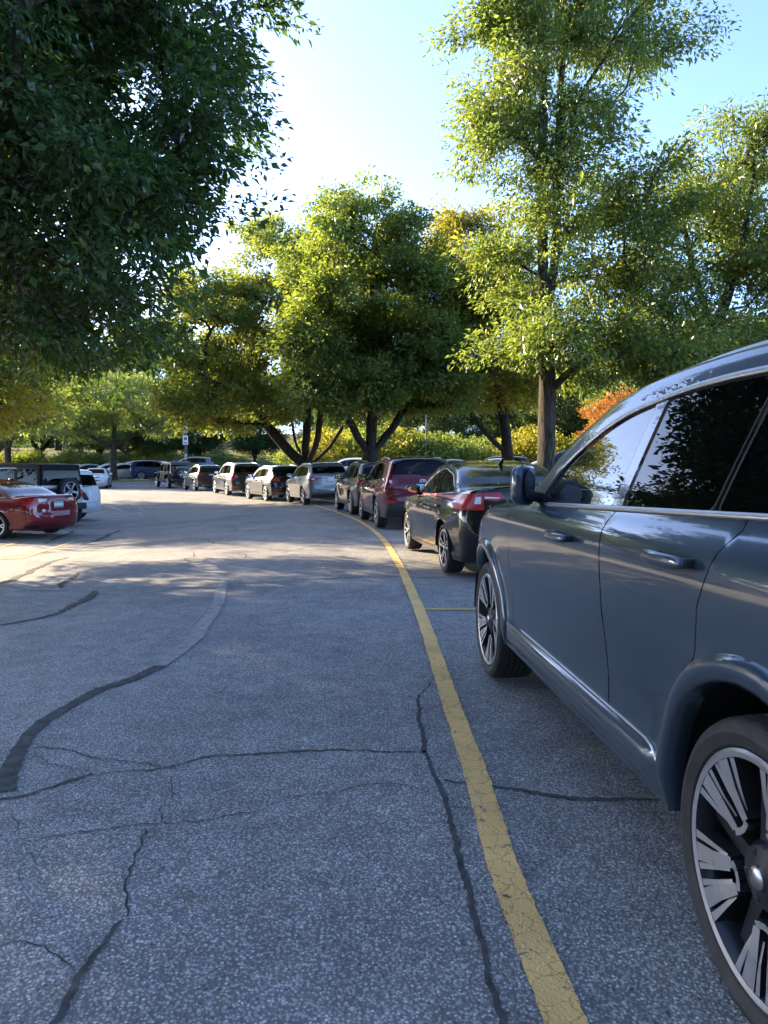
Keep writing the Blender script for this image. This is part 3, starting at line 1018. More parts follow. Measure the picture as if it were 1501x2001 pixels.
    mb = MB(); mb.lathe([(.001, -.013), (.024, -.014), (.028, -.019)], 20)
    mb.build('hub_cap', M['satin'], root)
    return root
# ------------------------------------------------------------------ trees
def leaf_mat(name, base, trans, var=.35, hue=None, gloss=.35):
    m = bpy.data.materials.new(name); m.use_nodes = True
    nt = m.node_tree; nt.nodes.clear()
    out = N(nt, 'ShaderNodeOutputMaterial')
    at = N(nt, 'ShaderNodeAttribute'); at.attribute_name = 'tint'
    cr = N(nt, 'ShaderNodeValToRGB'); e = cr.color_ramp
    b = np.array(base); h = np.array(hue if hue is not None else base)
    e.elements[0].position = 0; e.elements[0].color = (*(b * (1 - var)), 1)
    e.elements[1].position = 1; e.elements[1].color = (*h, 1)
    q = e.elements.new(.55); q.color = (*b, 1)
    q = e.elements.new(.85); q.color = (*(b * (1 + var * .7)), 1)
    nt.links.new(at.outputs['Fac'], cr.inputs[0])
    ct = N(nt, 'ShaderNodeMix', data_type='RGBA', blend_type='MULTIPLY'); ct.inputs[0].default_value = 1
    nt.links.new(cr.outputs[0], ct.inputs[6]); ct.inputs[7].default_value = (*trans, 1)
    df = N(nt, 'ShaderNodeBsdfDiffuse'); nt.links.new(cr.outputs[0], df.inputs['Color'])
    tl = N(nt, 'ShaderNodeBsdfTranslucent'); nt.links.new(ct.outputs[2], tl.inputs['Color'])
    ad = N(nt, 'ShaderNodeAddShader'); nt.links.new(df.outputs[0], ad.inputs[0]); nt.links.new(tl.outputs[0], ad.inputs[1])
    gl = N(nt, 'ShaderNodeBsdfGlossy'); gl.inputs['Roughness'].default_value = gloss; gl.inputs['Color'].default_value = (.9, .95, 1, 1)
    fr = N(nt, 'ShaderNodeFresnel'); fr.inputs['IOR'].default_value = 1.4
    ml = N(nt, 'ShaderNodeMath', operation='MULTIPLY'); nt.links.new(fr.outputs[0], ml.inputs[0]); ml.inputs[1].default_value = .13
    mx = N(nt, 'ShaderNodeMixShader'); nt.links.new(ml.outputs[0], mx.inputs[0])
    nt.links.new(ad.outputs[0], mx.inputs[1]); nt.links.new(gl.outputs[0], mx.inputs[2])
    nt.links.new(mx.outputs[0], out.inputs[0])
    return m

def bark_mat(name, c0, c1, sc_=9.0):
    m, nt, b = new_mat(name)
    tc = N(nt, 'ShaderNodeTexCoord'); mp = N(nt, 'ShaderNodeMapping'); mp.inputs['Scale'].default_value = (1, 1, .16)
    nt.links.new(tc.outputs['Object'], mp.inputs[0])
    v = N(nt, 'ShaderNodeTexNoise'); v.inputs['Scale'].default_value = sc_ * 2.2; v.inputs['Detail'].default_value = 6; v.inputs['Roughness'].default_value = .62
    nt.links.new(mp.outputs[0], v.inputs['Vector'])
    cr = N(nt, 'ShaderNodeValToRGB'); e = cr.color_ramp
    e.elements[0].position = .36; e.elements[0].color = (*c0, 1); e.elements[1].position = .66; e.elements[1].color = (*c1, 1)
    nt.links.new(v.outputs[0], cr.inputs[0]); nt.links.new(cr.outputs[0], b.inputs['Base Color'])
    bp = N(nt, 'ShaderNodeBump'); bp.inputs['Strength'].default_value = .9; bp.inputs['Distance'].default_value = .05
    nt.links.new(v.outputs[0], bp.inputs['Height']); nt.links.new(bp.outputs[0], b.inputs['Normal'])
    b.inputs['Roughness'].default_value = .95; b.inputs['Specular IOR Level'].default_value = .1
    return m

M['bark'] = bark_mat('bark', (.022, .018, .014), (.085, .070, .058))
M['bark_grey'] = bark_mat('bark_grey', (.028, .023, .019), (.10, .085, .070))
M['leaf_dark'] = leaf_mat('leaf_deep_green', (.030, .056, .019), (1.6, 1.6, .5), .45, (.06, .088, .026), .5)
M['leaf_mid'] = leaf_mat('leaf_mid_green', (.074, .106, .030), (2.0, 1.8, .7), .4, (.19, .16, .03), .4)
M['leaf_maple'] = leaf_mat('leaf_turning', (.086, .116, .030), (2.0, 1.75, .7), .4, (.30, .16, .03), .4)
M['leaf_yellow'] = leaf_mat('leaf_yellow_green', (.125, .130, .028), (2.0, 1.75, .4), .35, (.30, .21, .04), .4)
M['leaf_pale'] = leaf_mat('leaf_pale', (.10, .125, .045), (1.3, 1.35, .5), .3, (.19, .19, .05), .4)
M['leaf_orange'] = leaf_mat('leaf_orange', (.19, .095, .032), (1.5, 1.2, .4), .4, (.24, .17, .045), .4)
M['leaf_far'] = leaf_mat('leaf_far', (.055, .085, .028), (1.3, 1.35, .4), .4, (.12, .12, .03), .5)

class Tree:
    def __init__(s, seed, trunks, lobes, boughs=90, per=10, leaves=40, leaf=.14, ratio=.42, spread=.55, cl_r=.30, droop=.35,
                 trunk_r=.28, shell=.55, tip=True, flat=1.0, up=.35, bald=0.0, twig_r=.006, gravity=.0, rexp=.5):
        rng = np.random.default_rng(seed)
        # skeleton nodes
        P, par = [], []
        for path in trunks:
            path = np.array(path, float)
            start = -1
            if P:
                d = np.linalg.norm(np.array(P) - path[0], axis=1); start = int(d.argmin())
            D_, _ = catmull(np.column_stack([path[:, 2] * 0 + np.arange(len(path)) * .9, path[:, 0], path]), 5) if len(path) > 2 else (np.column_stack([np.zeros(9), np.zeros(9), np.linspace(path[0], path[-1], 9)]), 0)
            for q in D_[:, 2:5]:
                P.append(q + rng.normal(0, .012, 3)); par.append(start); start = len(P) - 1
        ntr = len(P)
        # boughs
        lobes = np.array([tuple(q) + (1.0,) * (7 - len(q)) for q in lobes], float)
        wts = (lobes[:, 3] * lobes[:, 4] * lobes[:, 5]) ** .8
        if lobes.shape[1] > 6: wts = wts * lobes[:, 6]
        wts /= wts.sum()
        B = []
        tries = 0
        md = .62 * (np.sum(lobes[:, 3] * lobes[:, 4] * lobes[:, 5]) * 4.2 / boughs) ** (1 / 3)
        while len(B) < boughs and tries < boughs * 40:
            tries += 1
            l = lobes[rng.choice(len(lobes), p=wts)]
            d = rng.normal(size=3); d /= np.linalg.norm(d)
            q = l[:3] + d * l[3:6] * rng.uniform(shell, 1) 
            if q[2] < .8: continue
            if B and np.min(np.linalg.norm(np.array(B) - q, axis=1)) < md * rng.uniform(.6, 1): continue
            B.append(q)
        B = np.array(B)
        tp = np.array(P[:ntr])
        def dtr(q): return np.min(np.linalg.norm(tp - q, axis=1))
        order = np.argsort([dtr(q) for q in B])
        tips = []
        def connect(p, wob, step):
            A = np.array(P); v = p - A; dist = np.linalg.norm(v, axis=1); hd = np.linalg.norm(v[:, :2], axis=1)
            cost = dist + 1.1 * np.clip(up * hd - v[:, 2], 0, None) + .15 * hd
            i = int(cost.argmin())
            a = A[i]; d = p - a; L = np.linalg.norm(d)
            n = max(2, int(L / step))
            # leave along the parent's direction, then sweep to the target
            pd = (a - np.array(P[par[i]])) if par[i] >= 0 else np.array([0, 0, 1.0])
            pd = pd / max(np.linalg.norm(pd), 1e-6)
            c = a + pd * L * .28 + d * .25 + rng.normal(0, wob * L, 3)
            start = i
            for k in range(1, n + 1):
                t = k / n
                q = (1 - t) ** 2 * a + 2 * t * (1 - t) * c + t * t * p
                P.append(q); par.append(start); start = len(P) - 1
            return start
        bn = [None] * len(B)
        for bi in order:
            bn[bi] = connect(B[bi], .06, .55)
        C = []; CD = []
        nb0 = len(P)
        cen = lobes[:, :3].mean(0)
        for bi in range(len(B)):
            b = B[bi]
            out = b - np.array([tp[:, 0].mean(), tp[:, 1].mean(), b[2] - .4]); out /= max(np.linalg.norm(out), 1e-6)
            k = max(2, int(rng.normal(per, per * .3)))
            node = bn[bi]
            for j in range(k):
                o = rng.normal(size=3) * spread * np.array([1, 1, .62 * flat]) + out * spread * .35
                q = b + o
                # a twig from the bough's last stretch
                back = node
                for _ in range(int(rng.integers(0, 3))):
                    if par[back] >= 0: back = par[back]
                a = np.array(P[back]); m_ = a * .45 + q * .55 + np.array([0, 0, .10 * np.linalg.norm(q - a)])
                P.append(m_); par.append(back); P.append(q); par.append(len(P) - 2)
                C.append(q); CD.append((q - a) / max(np.linalg.norm(q - a), 1e-6) * .7 + out * .3); tips.append(len(P) - 1)
        P = np.array(P); par = np.array(par)
        s.height = P[:, 2].max()
        # girth by the number of twigs carried
        w = np.zeros(len(P)); w[tips] = 1
        for i in range(len(P) - 1, -1, -1):
            if par[i] >= 0: w[par[i]] += w[i]
        w = np.maximum(w, .6)
        rad = twig_r * w ** rexp
        base = rad[0]; kx = trunk_r / base
        f = np.clip((rad / base), 0, 1) ** .35
        rad = rad * (1 + (kx - 1) * f) if kx > 1 else rad * kx
        rad = np.maximum(rad, twig_r * .8)
        hgt = P[:, 2]
        rad[:ntr] *= 1 + .55 * np.exp(-np.clip(hgt[:ntr] - 0.0, 0, None) / .28)
        # chains -> tubes
        kids = [[] for _ in P]
        for i, q in enumerate(par):
            if q >= 0: kids[q].append(i)
        V, F = [], []
        done = np.zeros(len(P), bool)
        stack = [i for i in range(len(P)) if par[i] < 0]
        nv = 0
        while stack:
            st = stack.pop()
            chain = [st] if par[st] < 0 else [par[st], st]
            cur = st
            while kids[cur]:
                ks = sorted(kids[cur], key=lambda q: -w[q])
                stack += ks[1:]
                chain.append(ks[0]); cur = ks[0]
            pts = P[chain]; rr = rad[chain].copy()
            if par[st] >= 0: rr[0] = min(rr[0], rr[1] * 1.25)
            rmax = rr.max()
            k = 14 if rmax > .15 else 8 if rmax > .06 else 5 if rmax > .02 else 3
            T = np.gradient(pts, axis=0); T /= np.maximum(np.linalg.norm(T, axis=1, keepdims=True), 1e-9)
            up_ = np.array([1.0, .13, 0]) if abs(T[0][0]) < .9 else np.array([0, 1.0, 0])
            ring0 = nv
            ph = rng.uniform(0, 6.28)
            for i in range(len(pts)):
                up_ = up_ - T[i] * (up_ @ T[i]); up_ /= max(np.linalg.norm(up_), 1e-9)
                wv = np.cross(T[i], up_)
                a = np.arange(k) * 2 * math.pi / k
                r = rr[i] * (1 + (.09 * np.sin(3 * a + ph + pts[i][2]) if rmax > .15 else 0))
                V.append(pts[i] + (np.cos(a) * r)[:, None] * up_ + (np.sin(a) * r)[:, None] * wv)
            nv += k * len(pts)
            i0 = np.arange(len(pts) - 1)[:, None] * k + ring0
            j = np.arange(k)[None]
            F.append(np.stack([i0 + j, i0 + (j + 1) % k, i0 + k + (j + 1) % k, i0 + k + j], -1).reshape(-1, 4))
        s.wood = (np.vstack(V), np.vstack(F))
        # leaves
        C = np.array(C); CD = np.array(CD)
        keep = rng.random(len(C)) > bald
        C, CD = C[keep], CD[keep]
        n = rng.poisson(leaves * np.clip(np.exp(rng.normal(-.1, .45, len(C))), .25, 2.2)); idx = np.repeat(np.arange(len(C)), n); m = len(idx)
        off = rng.normal(size=(m, 3)); off *= (np.minimum(1, 1.45 / np.linalg.norm(off, axis=1)))[:, None]; off = off * cl_r * np.array([1, 1, .7 * flat])
        along = rng.uniform(-1.1, .3, m)[:, None] * CD[idx] * cl_r * 1.6
        pos = C[idx] + off + along
        ax = CD[idx] * .55 + off / cl_r * .45 + rng.normal(size=(m, 3)) * .45; ax[:, 2] -= droop
        ax /= np.linalg.norm(ax, axis=1, keepdims=True)
        nr = rng.normal(size=(m, 3)) * .75; nr[:, 2] += .75
        nr -= ax * np.sum(nr * ax, 1, keepdims=True); nr /= np.maximum(np.linalg.norm(nr, axis=1, keepdims=True), 1e-6)
        sd_ = np.cross(ax, nr)
        L = (leaf * np.clip(np.exp(rng.normal(-.06, .36, m)), .4, 1.75))[:, None]; Wd = L * ratio * rng.uniform(.36, .62, m)[:, None]
        fold = nr * L * .10
        a = pos; b = pos + ax * L * .42 + sd_ * Wd + fold; t = pos + ax * L - nr * L * .08; d = pos + ax * L * .42 - sd_ * Wd + fold
        VL = np.stack([a, b, t, d], 1).reshape(-1, 3)
        FL = np.arange(4 * m).reshape(m, 4)
        s.leaves = (VL, FL)
        ct = rng.random(len(C)) ** 1.5
        s.tint = np.clip(.55 * ct[idx] + .5 * rng.random(m) ** 1.6, 0, 1)

    def meshes(s, name, leaf_m, bark_m):
        w = mesh_np(name + '_wood', *s.wood, bark_m, smooth=True)
        l = mesh_np(name + '_leaves', *s.leaves, leaf_m, smooth=False)
        at = l.attributes.new('tint', 'FLOAT', 'FACE')
        at.data.foreach_set('value', s.tint.astype(np.float32))
        return w, l

def plant(name, label, cat, meshes, x, y, rz=0.0, scale=1.0, group=None, z=None, trunk='trunk', crown='crown'):
    r = empty(name, (x, y, (gzf(x, y) if z is None else z) - .05), rz)
    r.scale = (scale,) * 3 if not isinstance(scale, tuple) else scale
    tag(r, label, cat, group)
    link_mesh(trunk, meshes[0], r)
    c = link_mesh(crown, meshes[1], r); c['kind'] = 'stuff'
    return r
# ------------------------------------------------------------------ ground, asphalt, markings
def asphalt_mat():
    m, nt, b = new_mat('weathered_asphalt')
    tc = N(nt, 'ShaderNodeTexCoord')
    L = nt.links.new
    def vor(scale, rnd=1.0):
        v = N(nt, 'ShaderNodeTexVoronoi'); v.inputs['Scale'].default_value = scale; v.inputs['Randomness'].default_value = rnd
        L(tc.outputs['Object'], v.inputs['Vector']); return v
    def ramp(src, stops):
        c = N(nt, 'ShaderNodeValToRGB'); e = c.color_ramp
        e.elements[0].position, e.elements[0].color = stops[0][0], (*stops[0][1], 1)
        e.elements[1].position, e.elements[1].color = stops[-1][0], (*stops[-1][1], 1)
        for p, q in stops[1:-1]:
            k = e.elements.new(p); k.color = (*q, 1)
        L(src, c.inputs[0]); return c.outputs[0]
    def mix(bt, f, a, c):
        x = N(nt, 'ShaderNodeMix', data_type='RGBA', blend_type=bt)
        for i, v in ((0, f), (6, a), (7, c)):
            if hasattr(v, 'is_linked'): L(v, x.inputs[i])
            else: x.inputs[i].default_value = v if i == 0 else (*v, 1)
        return x.outputs[2]
    v1 = vor(105); v2 = vor(62); v3 = vor(210)
    sx = N(nt, 'ShaderNodeSeparateColor'); L(v1.outputs['Color'], sx.inputs[0])
    stones = ramp(sx.outputs[0], [(0, (.215, .203, .186)), (.35, (.33, .314, .290)), (.7, (.42, .402, .372)), (.88, (.50, .485, .455)), (.97, (.58, .57, .54)), (1, (.68, .67, .64))])
    mtx = ramp(v1.outputs['Distance'], [(0.30, (0, 0, 0)), (.62, (1, 1, 1))])
    base = mix('MIX', mtx, stones, (.165, .157, .145))
    s2 = N(nt, 'ShaderNodeSeparateColor'); L(v2.outputs['Color'], s2.inputs[0])
    big = ramp(s2.outputs[1], [(.80, (0, 0, 0)), (.84, (1, 1, 1))])
    core = ramp(v2.outputs['Distance'], [(.36, (1, 1, 1)), (.46, (0, 0, 0))])
    bm_ = mix('MULTIPLY', 1.0, big, core)
    bcol = ramp(s2.outputs[2], [(0, (.10, .10, .105)), (.5, (.22, .22, .22)), (.85, (.36, .355, .34)), (1, (.5, .5, .48))])
    base = mix('MIX', bm_, base, bcol)
    n1 = N(nt, 'ShaderNodeTexNoise'); n1.inputs['Scale'].default_value = .55; n1.inputs['Detail'].default_value = 8; n1.inputs['Roughness'].default_value = .62
    L(tc.outputs['Object'], n1.inputs['Vector'])
    base = mix('MULTIPLY', 1.0, base, ramp(n1.outputs[0], [(.28, (.70, .70, .71)), (.48, (.98, .98, .98)), (.72, (1.22, 1.21, 1.18))]))
    n2 = N(nt, 'ShaderNodeTexNoise'); n2.inputs['Scale'].default_value = 5.5; n2.inputs['Detail'].default_value = 6
    L(tc.outputs['Object'], n2.inputs['Vector'])
    base = mix('MULTIPLY', 1.0, base, ramp(n2.outputs[0], [(.35, (.86, .86, .87)), (.65, (1.1, 1.1, 1.1))]))
    # rusty specks from iron in the stone
    v4 = vor(3.1); rs = ramp(v4.outputs['Distance'], [(0, (.9, .9, .9)), (.055, (0, 0, 0))])
    nn = N(nt, 'ShaderNodeTexNoise'); nn.inputs['Scale'].default_value = 40; L(tc.outputs['Object'], nn.inputs['Vector'])
    rs2 = mix('MULTIPLY', 1.0, rs, ramp(nn.outputs[0], [(.45, (0, 0, 0)), (.6, (1, 1, 1))]))
    base = mix('MIX', rs2, base, (.16, .10, .045))
    L(base, b.inputs['Base Color'])
    b.inputs['Roughness'].default_value = .88
    b.inputs['Specular IOR Level'].default_value = .25
    h = N(nt, 'ShaderNodeMath', operation='SUBTRACT'); h.inputs[0].default_value = 1; L(v1.outputs['Distance'], h.inputs[1])
    h2 = N(nt, 'ShaderNodeMath', operation='MULTIPLY_ADD'); L(sx.outputs[1], h2.inputs[0]); h2.inputs[1].default_value = .6; L(h.outputs[0], h2.inputs[2])
    bp = N(nt, 'ShaderNodeBump'); bp.inputs['Strength'].default_value = .75; bp.inputs['Distance'].default_value = .007
    L(h2.outputs[0], bp.inputs['Height']); L(bp.outputs[0], b.inputs['Normal'])
    return m
M['asphalt'] = asphalt_mat()

def line_paint(name, col, worn=.5, under=(.11, .11, .112)):
    m, nt, b = new_mat(name)
    L = nt.links.new
    tc = N(nt, 'ShaderNodeTexCoord')
    n = N(nt, 'ShaderNodeTexNoise'); n.inputs['Scale'].default_value = 9; n.inputs['Detail'].default_value = 8; n.inputs['Roughness'].default_value = .7
    L(tc.outputs['Object'], n.inputs['Vector'])
    v = N(nt, 'ShaderNodeTexVoronoi'); v.inputs['Scale'].default_value = 105; L(tc.outputs['Object'], v.inputs['Vector'])
    ad = N(nt, 'ShaderNodeMath', operation='MULTIPLY_ADD'); L(v.outputs['Distance'], ad.inputs[0]); ad.inputs[1].default_value = .32; L(n.outputs[0], ad.inputs[2])
    cr = N(nt, 'ShaderNodeValToRGB'); cr.color_ramp.elements[0].position = .90 - worn * .22; cr.color_ramp.elements[0].color = (0, 0, 0, 1)
    cr.color_ramp.elements[1].position = .96 - worn * .18; L(ad.outputs[0], cr.inputs[0])
    # hairline crazing
    w = N(nt, 'ShaderNodeTexVoronoi', feature='DISTANCE_TO_EDGE'); w.inputs['Scale'].default_value = 13
    nw = N(nt, 'ShaderNodeTexNoise'); nw.inputs['Scale'].default_value = 25; L(tc.outputs['Object'], nw.inputs['Vector'])
    vm = N(nt, 'ShaderNodeMix', data_type='VECTOR'); vm.inputs[0].default_value = .06; L(tc.outputs['Object'], vm.inputs[4]); L(nw.outputs['Color'], vm.inputs[5])
    L(vm.outputs[1], w.inputs['Vector'])
    cz = N(nt, 'ShaderNodeValToRGB'); cz.color_ramp.elements[0].position = .012; cz.color_ramp.elements[0].color = (.62, .62, .62, 1); cz.color_ramp.elements[1].position = .03
    L(w.outputs['Distance'], cz.inputs[0])
    n3 = N(nt, 'ShaderNodeTexNoise'); n3.inputs['Scale'].default_value = 2.3; n3.inputs['Detail'].default_value = 6; L(tc.outputs['Object'], n3.inputs['Vector'])
    pc = N(nt, 'ShaderNodeValToRGB'); c = np.array(col)
    pc.color_ramp.elements[0].position = .3; pc.color_ramp.elements[0].color = (*(c * .78), 1); pc.color_ramp.elements[1].position = .7; pc.color_ramp.elements[1].color = (*(c * 1.12), 1)
    L(n3.outputs[0], pc.inputs[0])
    mu = N(nt, 'ShaderNodeMix', data_type='RGBA', blend_type='MULTIPLY'); mu.inputs[0].default_value = 1; L(pc.outputs[0], mu.inputs[6]); L(cz.outputs[0], mu.inputs[7])
    mx = N(nt, 'ShaderNodeMix', data_type='RGBA'); L(cr.outputs[0], mx.inputs[0]); L(mu.outputs[2], mx.inputs[6]); mx.inputs[7].default_value = (*under, 1)
    L(mx.outputs[2], b.inputs['Base Color']); b.inputs['Roughness'].default_value = .7; b.inputs['Specular IOR Level'].default_value = .3
    bp = N(nt, 'ShaderNodeBump'); bp.inputs['Strength'].default_value = .5; bp.inputs['Distance'].default_value = .005; bp.invert = True
    L(v.outputs['Distance'], bp.inputs['Height']); L(bp.outputs[0], b.inputs['Normal'])
    return m
M['yellow_paint'] = line_paint('yellow_line_paint', (.76, .47, .16), .45)
M['white_paint'] = line_paint('white_line_paint', (.55, .55, .53), .85)
M['yellow_thin'] = line_paint('yellow_bay_paint', (.55, .38, .12), .7)
M['tar'] = plain('crack_sealant', (.068, .067, .064), .9, spec=.15, noise=.45, nscale=14, bump=.4, bscale=90)
M['tar_worn'] = plain('worn_sealant', (.275, .263, .235), .9, spec=.15, noise=.3, nscale=12, bump=.4, bscale=120)
M['crack'] = plain('open_crack', (.040, .038, .035), .95)
M['faint'] = plain('chalky_scar', (.27, .265, .255), .8, noise=.3, nscale=20)

def grass_mat(name, c0, c1, c2, s=1.0):
    m, nt, b = new_mat(name); L = nt.links.new
    tc = N(nt, 'ShaderNodeTexCoord')
    n = N(nt, 'ShaderNodeTexNoise'); n.inputs['Scale'].default_value = .35 * s; n.inputs['Detail'].default_value = 9; n.inputs['Roughness'].default_value = .68
    L(tc.outputs['Object'], n.inputs['Vector'])
    cr = N(nt, 'ShaderNodeValToRGB'); e = cr.color_ramp
    e.elements[0].position = .33; e.elements[0].color = (*c0, 1); e.elements[1].position = .68; e.elements[1].color = (*c2, 1)
    q = e.elements.new(.5); q.color = (*c1, 1)
    L(n.outputs[0], cr.inputs[0]); L(cr.outputs[0], b.inputs['Base Color'])
    n2 = N(nt, 'ShaderNodeTexNoise'); n2.inputs['Scale'].default_value = 28; n2.inputs['Detail'].default_value = 6; L(tc.outputs['Object'], n2.inputs['Vector'])
    bp = N(nt, 'ShaderNodeBump'); bp.inputs['Strength'].default_value = .8; bp.inputs['Distance'].default_value = .06
    L(n2.outputs[0], bp.inputs['Height']); L(bp.outputs[0], b.inputs['Normal'])
    b.inputs['Roughness'].default_value = .95; b.inputs['Specular IOR Level'].default_value = .1
    return m
M['lawn'] = grass_mat('lawn', (.055, .075, .022), (.10, .11, .03), (.20, .165, .06))
M['dry_grass'] = grass_mat('dry_grass', (.08, .085, .03), (.15, .125, .05), (.22, .17, .08), 3)
M['concrete'] = plain('kerb_concrete', (.30, .29, .27), .85, noise=.25, nscale=5, bump=.3, bscale=60)

def sheet_grid(name, X, Y, dz, mat):
    gx, gy = np.meshgrid(X, Y)
    dd = dz(gx, gy) if callable(dz) else dz
    V = np.stack([gx, gy, gz(gx, gy) + dd], -1).reshape(-1, 3)
    m, k = gx.shape; idx = np.arange(m * k).reshape(m, k)
    q = np.stack([idx[:-1, :-1], idx[:-1, 1:], idx[1:, 1:], idx[1:, :-1]], -1).reshape(-1, 4)
    return tag(mk(name, V, q, mat), kind='structure')
cat = np.concatenate
sheet_grid('ground', cat([[-900, -500, -250], np.arange(-160, 161, 5), [250, 500, 900]]), cat([[-300, -120], np.arange(-60, 320, 4), [400, 600, 1200, 2200]]), lambda x, y: -.05 - .5 * ((x > -62) & (x < 40) & (y > -32) & (y < 76)), M['lawn'])
sheet_grid('parking_lot', cat([np.arange(-64, -18, 2), np.arange(-18, 8, .5), np.arange(8, 42, 2)]), cat([np.arange(-34, -4, 2), np.arange(-4, 62, .5), np.arange(62, 79, 2)]), 0, M['asphalt'])

def resample(pts, step):
    p = np.array(pts, float); d = np.r_[0, np.cumsum(np.linalg.norm(np.diff(p, axis=0), axis=1))]
    n = max(2, int(d[-1] / step) + 1); t = np.linspace(0, d[-1], n)
    return np.stack([np.interp(t, d, p[:, 0]), np.interp(t, d, p[:, 1])], -1), t / d[-1]

def ribbon(name, pts, w, mat, dz, step=.3, jit=0.0, wjit=0.0, smooth=True, taper=(1, 1), rng=np.random.default_rng(5), name_kind='structure'):
    p = np.array(pts, float)
    if smooth and len(p) > 2:
        p = catmull(np.column_stack([p, p]), 8)[0][:, :2]
    p, t = resample(p, step)
    n = len(p)
    d = np.gradient(p, axis=0); d /= np.maximum(np.linalg.norm(d, axis=1, keepdims=True), 1e-9); q = np.stack([-d[:, 1], d[:, 0]], -1)
    if jit:
        k = rng.normal(0, jit, n) + np.interp(np.arange(n), np.arange(0, n + 6, 6), rng.normal(0, jit * 2.2, len(np.arange(0, n + 6, 6))))
        p = p + q * k[:, None]
    wd = np.interp(t, np.linspace(0, 1, len(w)), w) if hasattr(w, '__len__') else np.full(n, w)
    wd = wd * np.interp(t, [0, .06, .94, 1], [taper[0], 1, 1, taper[1]])
    wl = wd / 2 * (1 + rng.normal(0, wjit, n)); wr = wd / 2 * (1 + rng.normal(0, wjit, n))
    A, B = p + q * np.abs(wl)[:, None], p - q * np.abs(wr)[:, None]
    V = np.stack([np.stack([A[:, 0], A[:, 1], gz(A[:, 0], A[:, 1]) + dz], -1), np.stack([B[:, 0], B[:, 1], gz(B[:, 0], B[:, 1]) + dz], -1)], 1).reshape(-1, 3)
    i = np.arange(n - 1) * 2
    F = np.stack([i, i + 1, i + 3, i + 2], -1)
    return tag(mk(name, V, F, mat), kind='structure')

def px(*pts): return [ground_pt(*q) for q in pts]

# the long curved edge line (pixels of the photograph read to the ground once)
edge = px((1102, 2001), (1043, 1850), (985, 1700), (926, 1500), (889, 1400), (857, 1300), (822, 1200), (778, 1100), (744, 1050), (704, 1020), (655, 1000), (598, 983))
e0 = edge[0]
edge = [(e0[0] + .01, -8), (e0[0] + .01, -3), (e0[0] + .01, 0)] + edge
ribbon('yellow_edge_line', edge, .108, M['yellow_paint'], .010, .03, .0010, .035)
for (a, b) in (((826, 1191), (932, 1191)), ((737, 1051), (800, 1050)), ((660, 1005), (700, 1005))):
    A, B = px(a, b)
    d = np.array(B) - np.array(A); d /= np.linalg.norm(d)
    ribbon('bay_line', [A, tuple(np.array(A) + d * 2.5)], .09, M['yellow_thin'], .006, .2, 0, .04, False)
for y in (29.0, 35.5):
    x = float(line_x(y)); ribbon('bay_line', [(x, y), (x + 2.3, y + .9)], .09, M['yellow_thin'], .006, .2, 0, .04, False)
ribbon('bay_outline', px((0, 1057), (70, 1057.5), (145, 1058)), .09, M['yellow_thin'], .006, .2, 0, .04, False)
ribbon('bay_outline', px((146, 1058), (96, 1074), (44, 1091)), .10, M['yellow_thin'], .0075, .2, 0, .04, False)
ribbon('bay_outline', px((44, 1092), (0, 1092), (-60, 1092)), .09, M['yellow_thin'], .009, .2, 0, .04, False)
ribbon('bay_outline', px((38, 1058.8), (0, 1071), (-30, 1081)), .09, M['yellow_thin'], .009, .2, 0, .04, False)
for q in (((108, 1032), (193, 1032)), ((155, 1016), (233, 1015.5)), ((207, 1004), (249, 1004)), ((176, 1005), (210, 1000)), ((205, 987), (238, 998))):
    ribbon('white_bay_line', px(*q), .09, M['white_paint'], .006, .2, 0, .05, False)
ribbon('paint_scar', px((232, 980), (257, 986), (272, 994), (279, 1002), (275, 1009)), .10, M['faint'], .005, .12, .03, .3, True, (.2, .3))
ribbon('paint_scar', px((468, 1041), (510, 1030), (560, 1023)), .07, M['faint'], .005, .12, .015, .3, True, (.2, .2))
ribbon('paint_scar', px((240, 1082), (330, 1077), (440, 1071), (545, 1061)), .05, M['faint'], .005, .12, .02, .35, True, (.2, .2))
ribbon('paint_scar', px((330, 1024), (420, 1019), (520, 1010), (555, 1006)), .05, M['faint'], .005, .12, .02, .35, True, (.2, .2))
ribbon('paint_scar', px((485, 1000), (500, 1004), (535, 1008)), .08, M['faint'], .005, .12, .02, .35, True, (.2, .2))
# sealed cracks
ribbon('crack_seal', px((12, 1548), (22, 1510), (42, 1462), (78, 1418), (125, 1385), (200, 1347), (268, 1325), (315, 1300)), (.075, .085, .07, .08, .075, .085, .09, .10), M['tar'], .0050, .03, .003, .05)
ribbon('worn_crack_seal', px((312, 1302), (360, 1268), (400, 1220), (428, 1170), (436, 1135)), (.12, .13, .12, .12, .10), M['tar_worn'], .0062, .04, .005, .06, True, (.7, .5))
ribbon('crack_seal', px((828, 1468), (845, 1505), (862, 1535), (872, 1580), (886, 1630), (905, 1700), (930, 1800), (950, 1890), (968, 1950), (990, 2020)), (.016, .02, .024, .02, .022, .024, .020, .018, .020), M['tar'], .0050, .02, .0025, .10)
ribbon('crack_seal', px((820, 1360), (822, 1400), (826, 1440), (830, 1472)), (.012, .022, .02, .03), M['tar'], .0050, .02, .003, .12)
ribbon('crack_seal', px((868, 1526), (905, 1532), (950, 1537), (1010, 1545), (1060, 1553), (1120, 1561), (1190, 1563), (1290, 1566)), (.014, .010, .014, .020, .022, .024, .02, .014), M['tar'], .0064, .025, .003, .12)
ribbon('crack_seal', px((235, 1800), (205, 1840), (170, 1890), (140, 1940), (108, 2005)), (.008, .016, .020, .022, .020), M['tar'], .0050, .02, .003, .08)
ribbon('crack_seal', px((0, 1565), (50, 1555), (95, 1540), (140, 1526), (186, 1514)), (.018, .018, .015, .022, .010), M['tar'], .0050, .02, .003, .10)
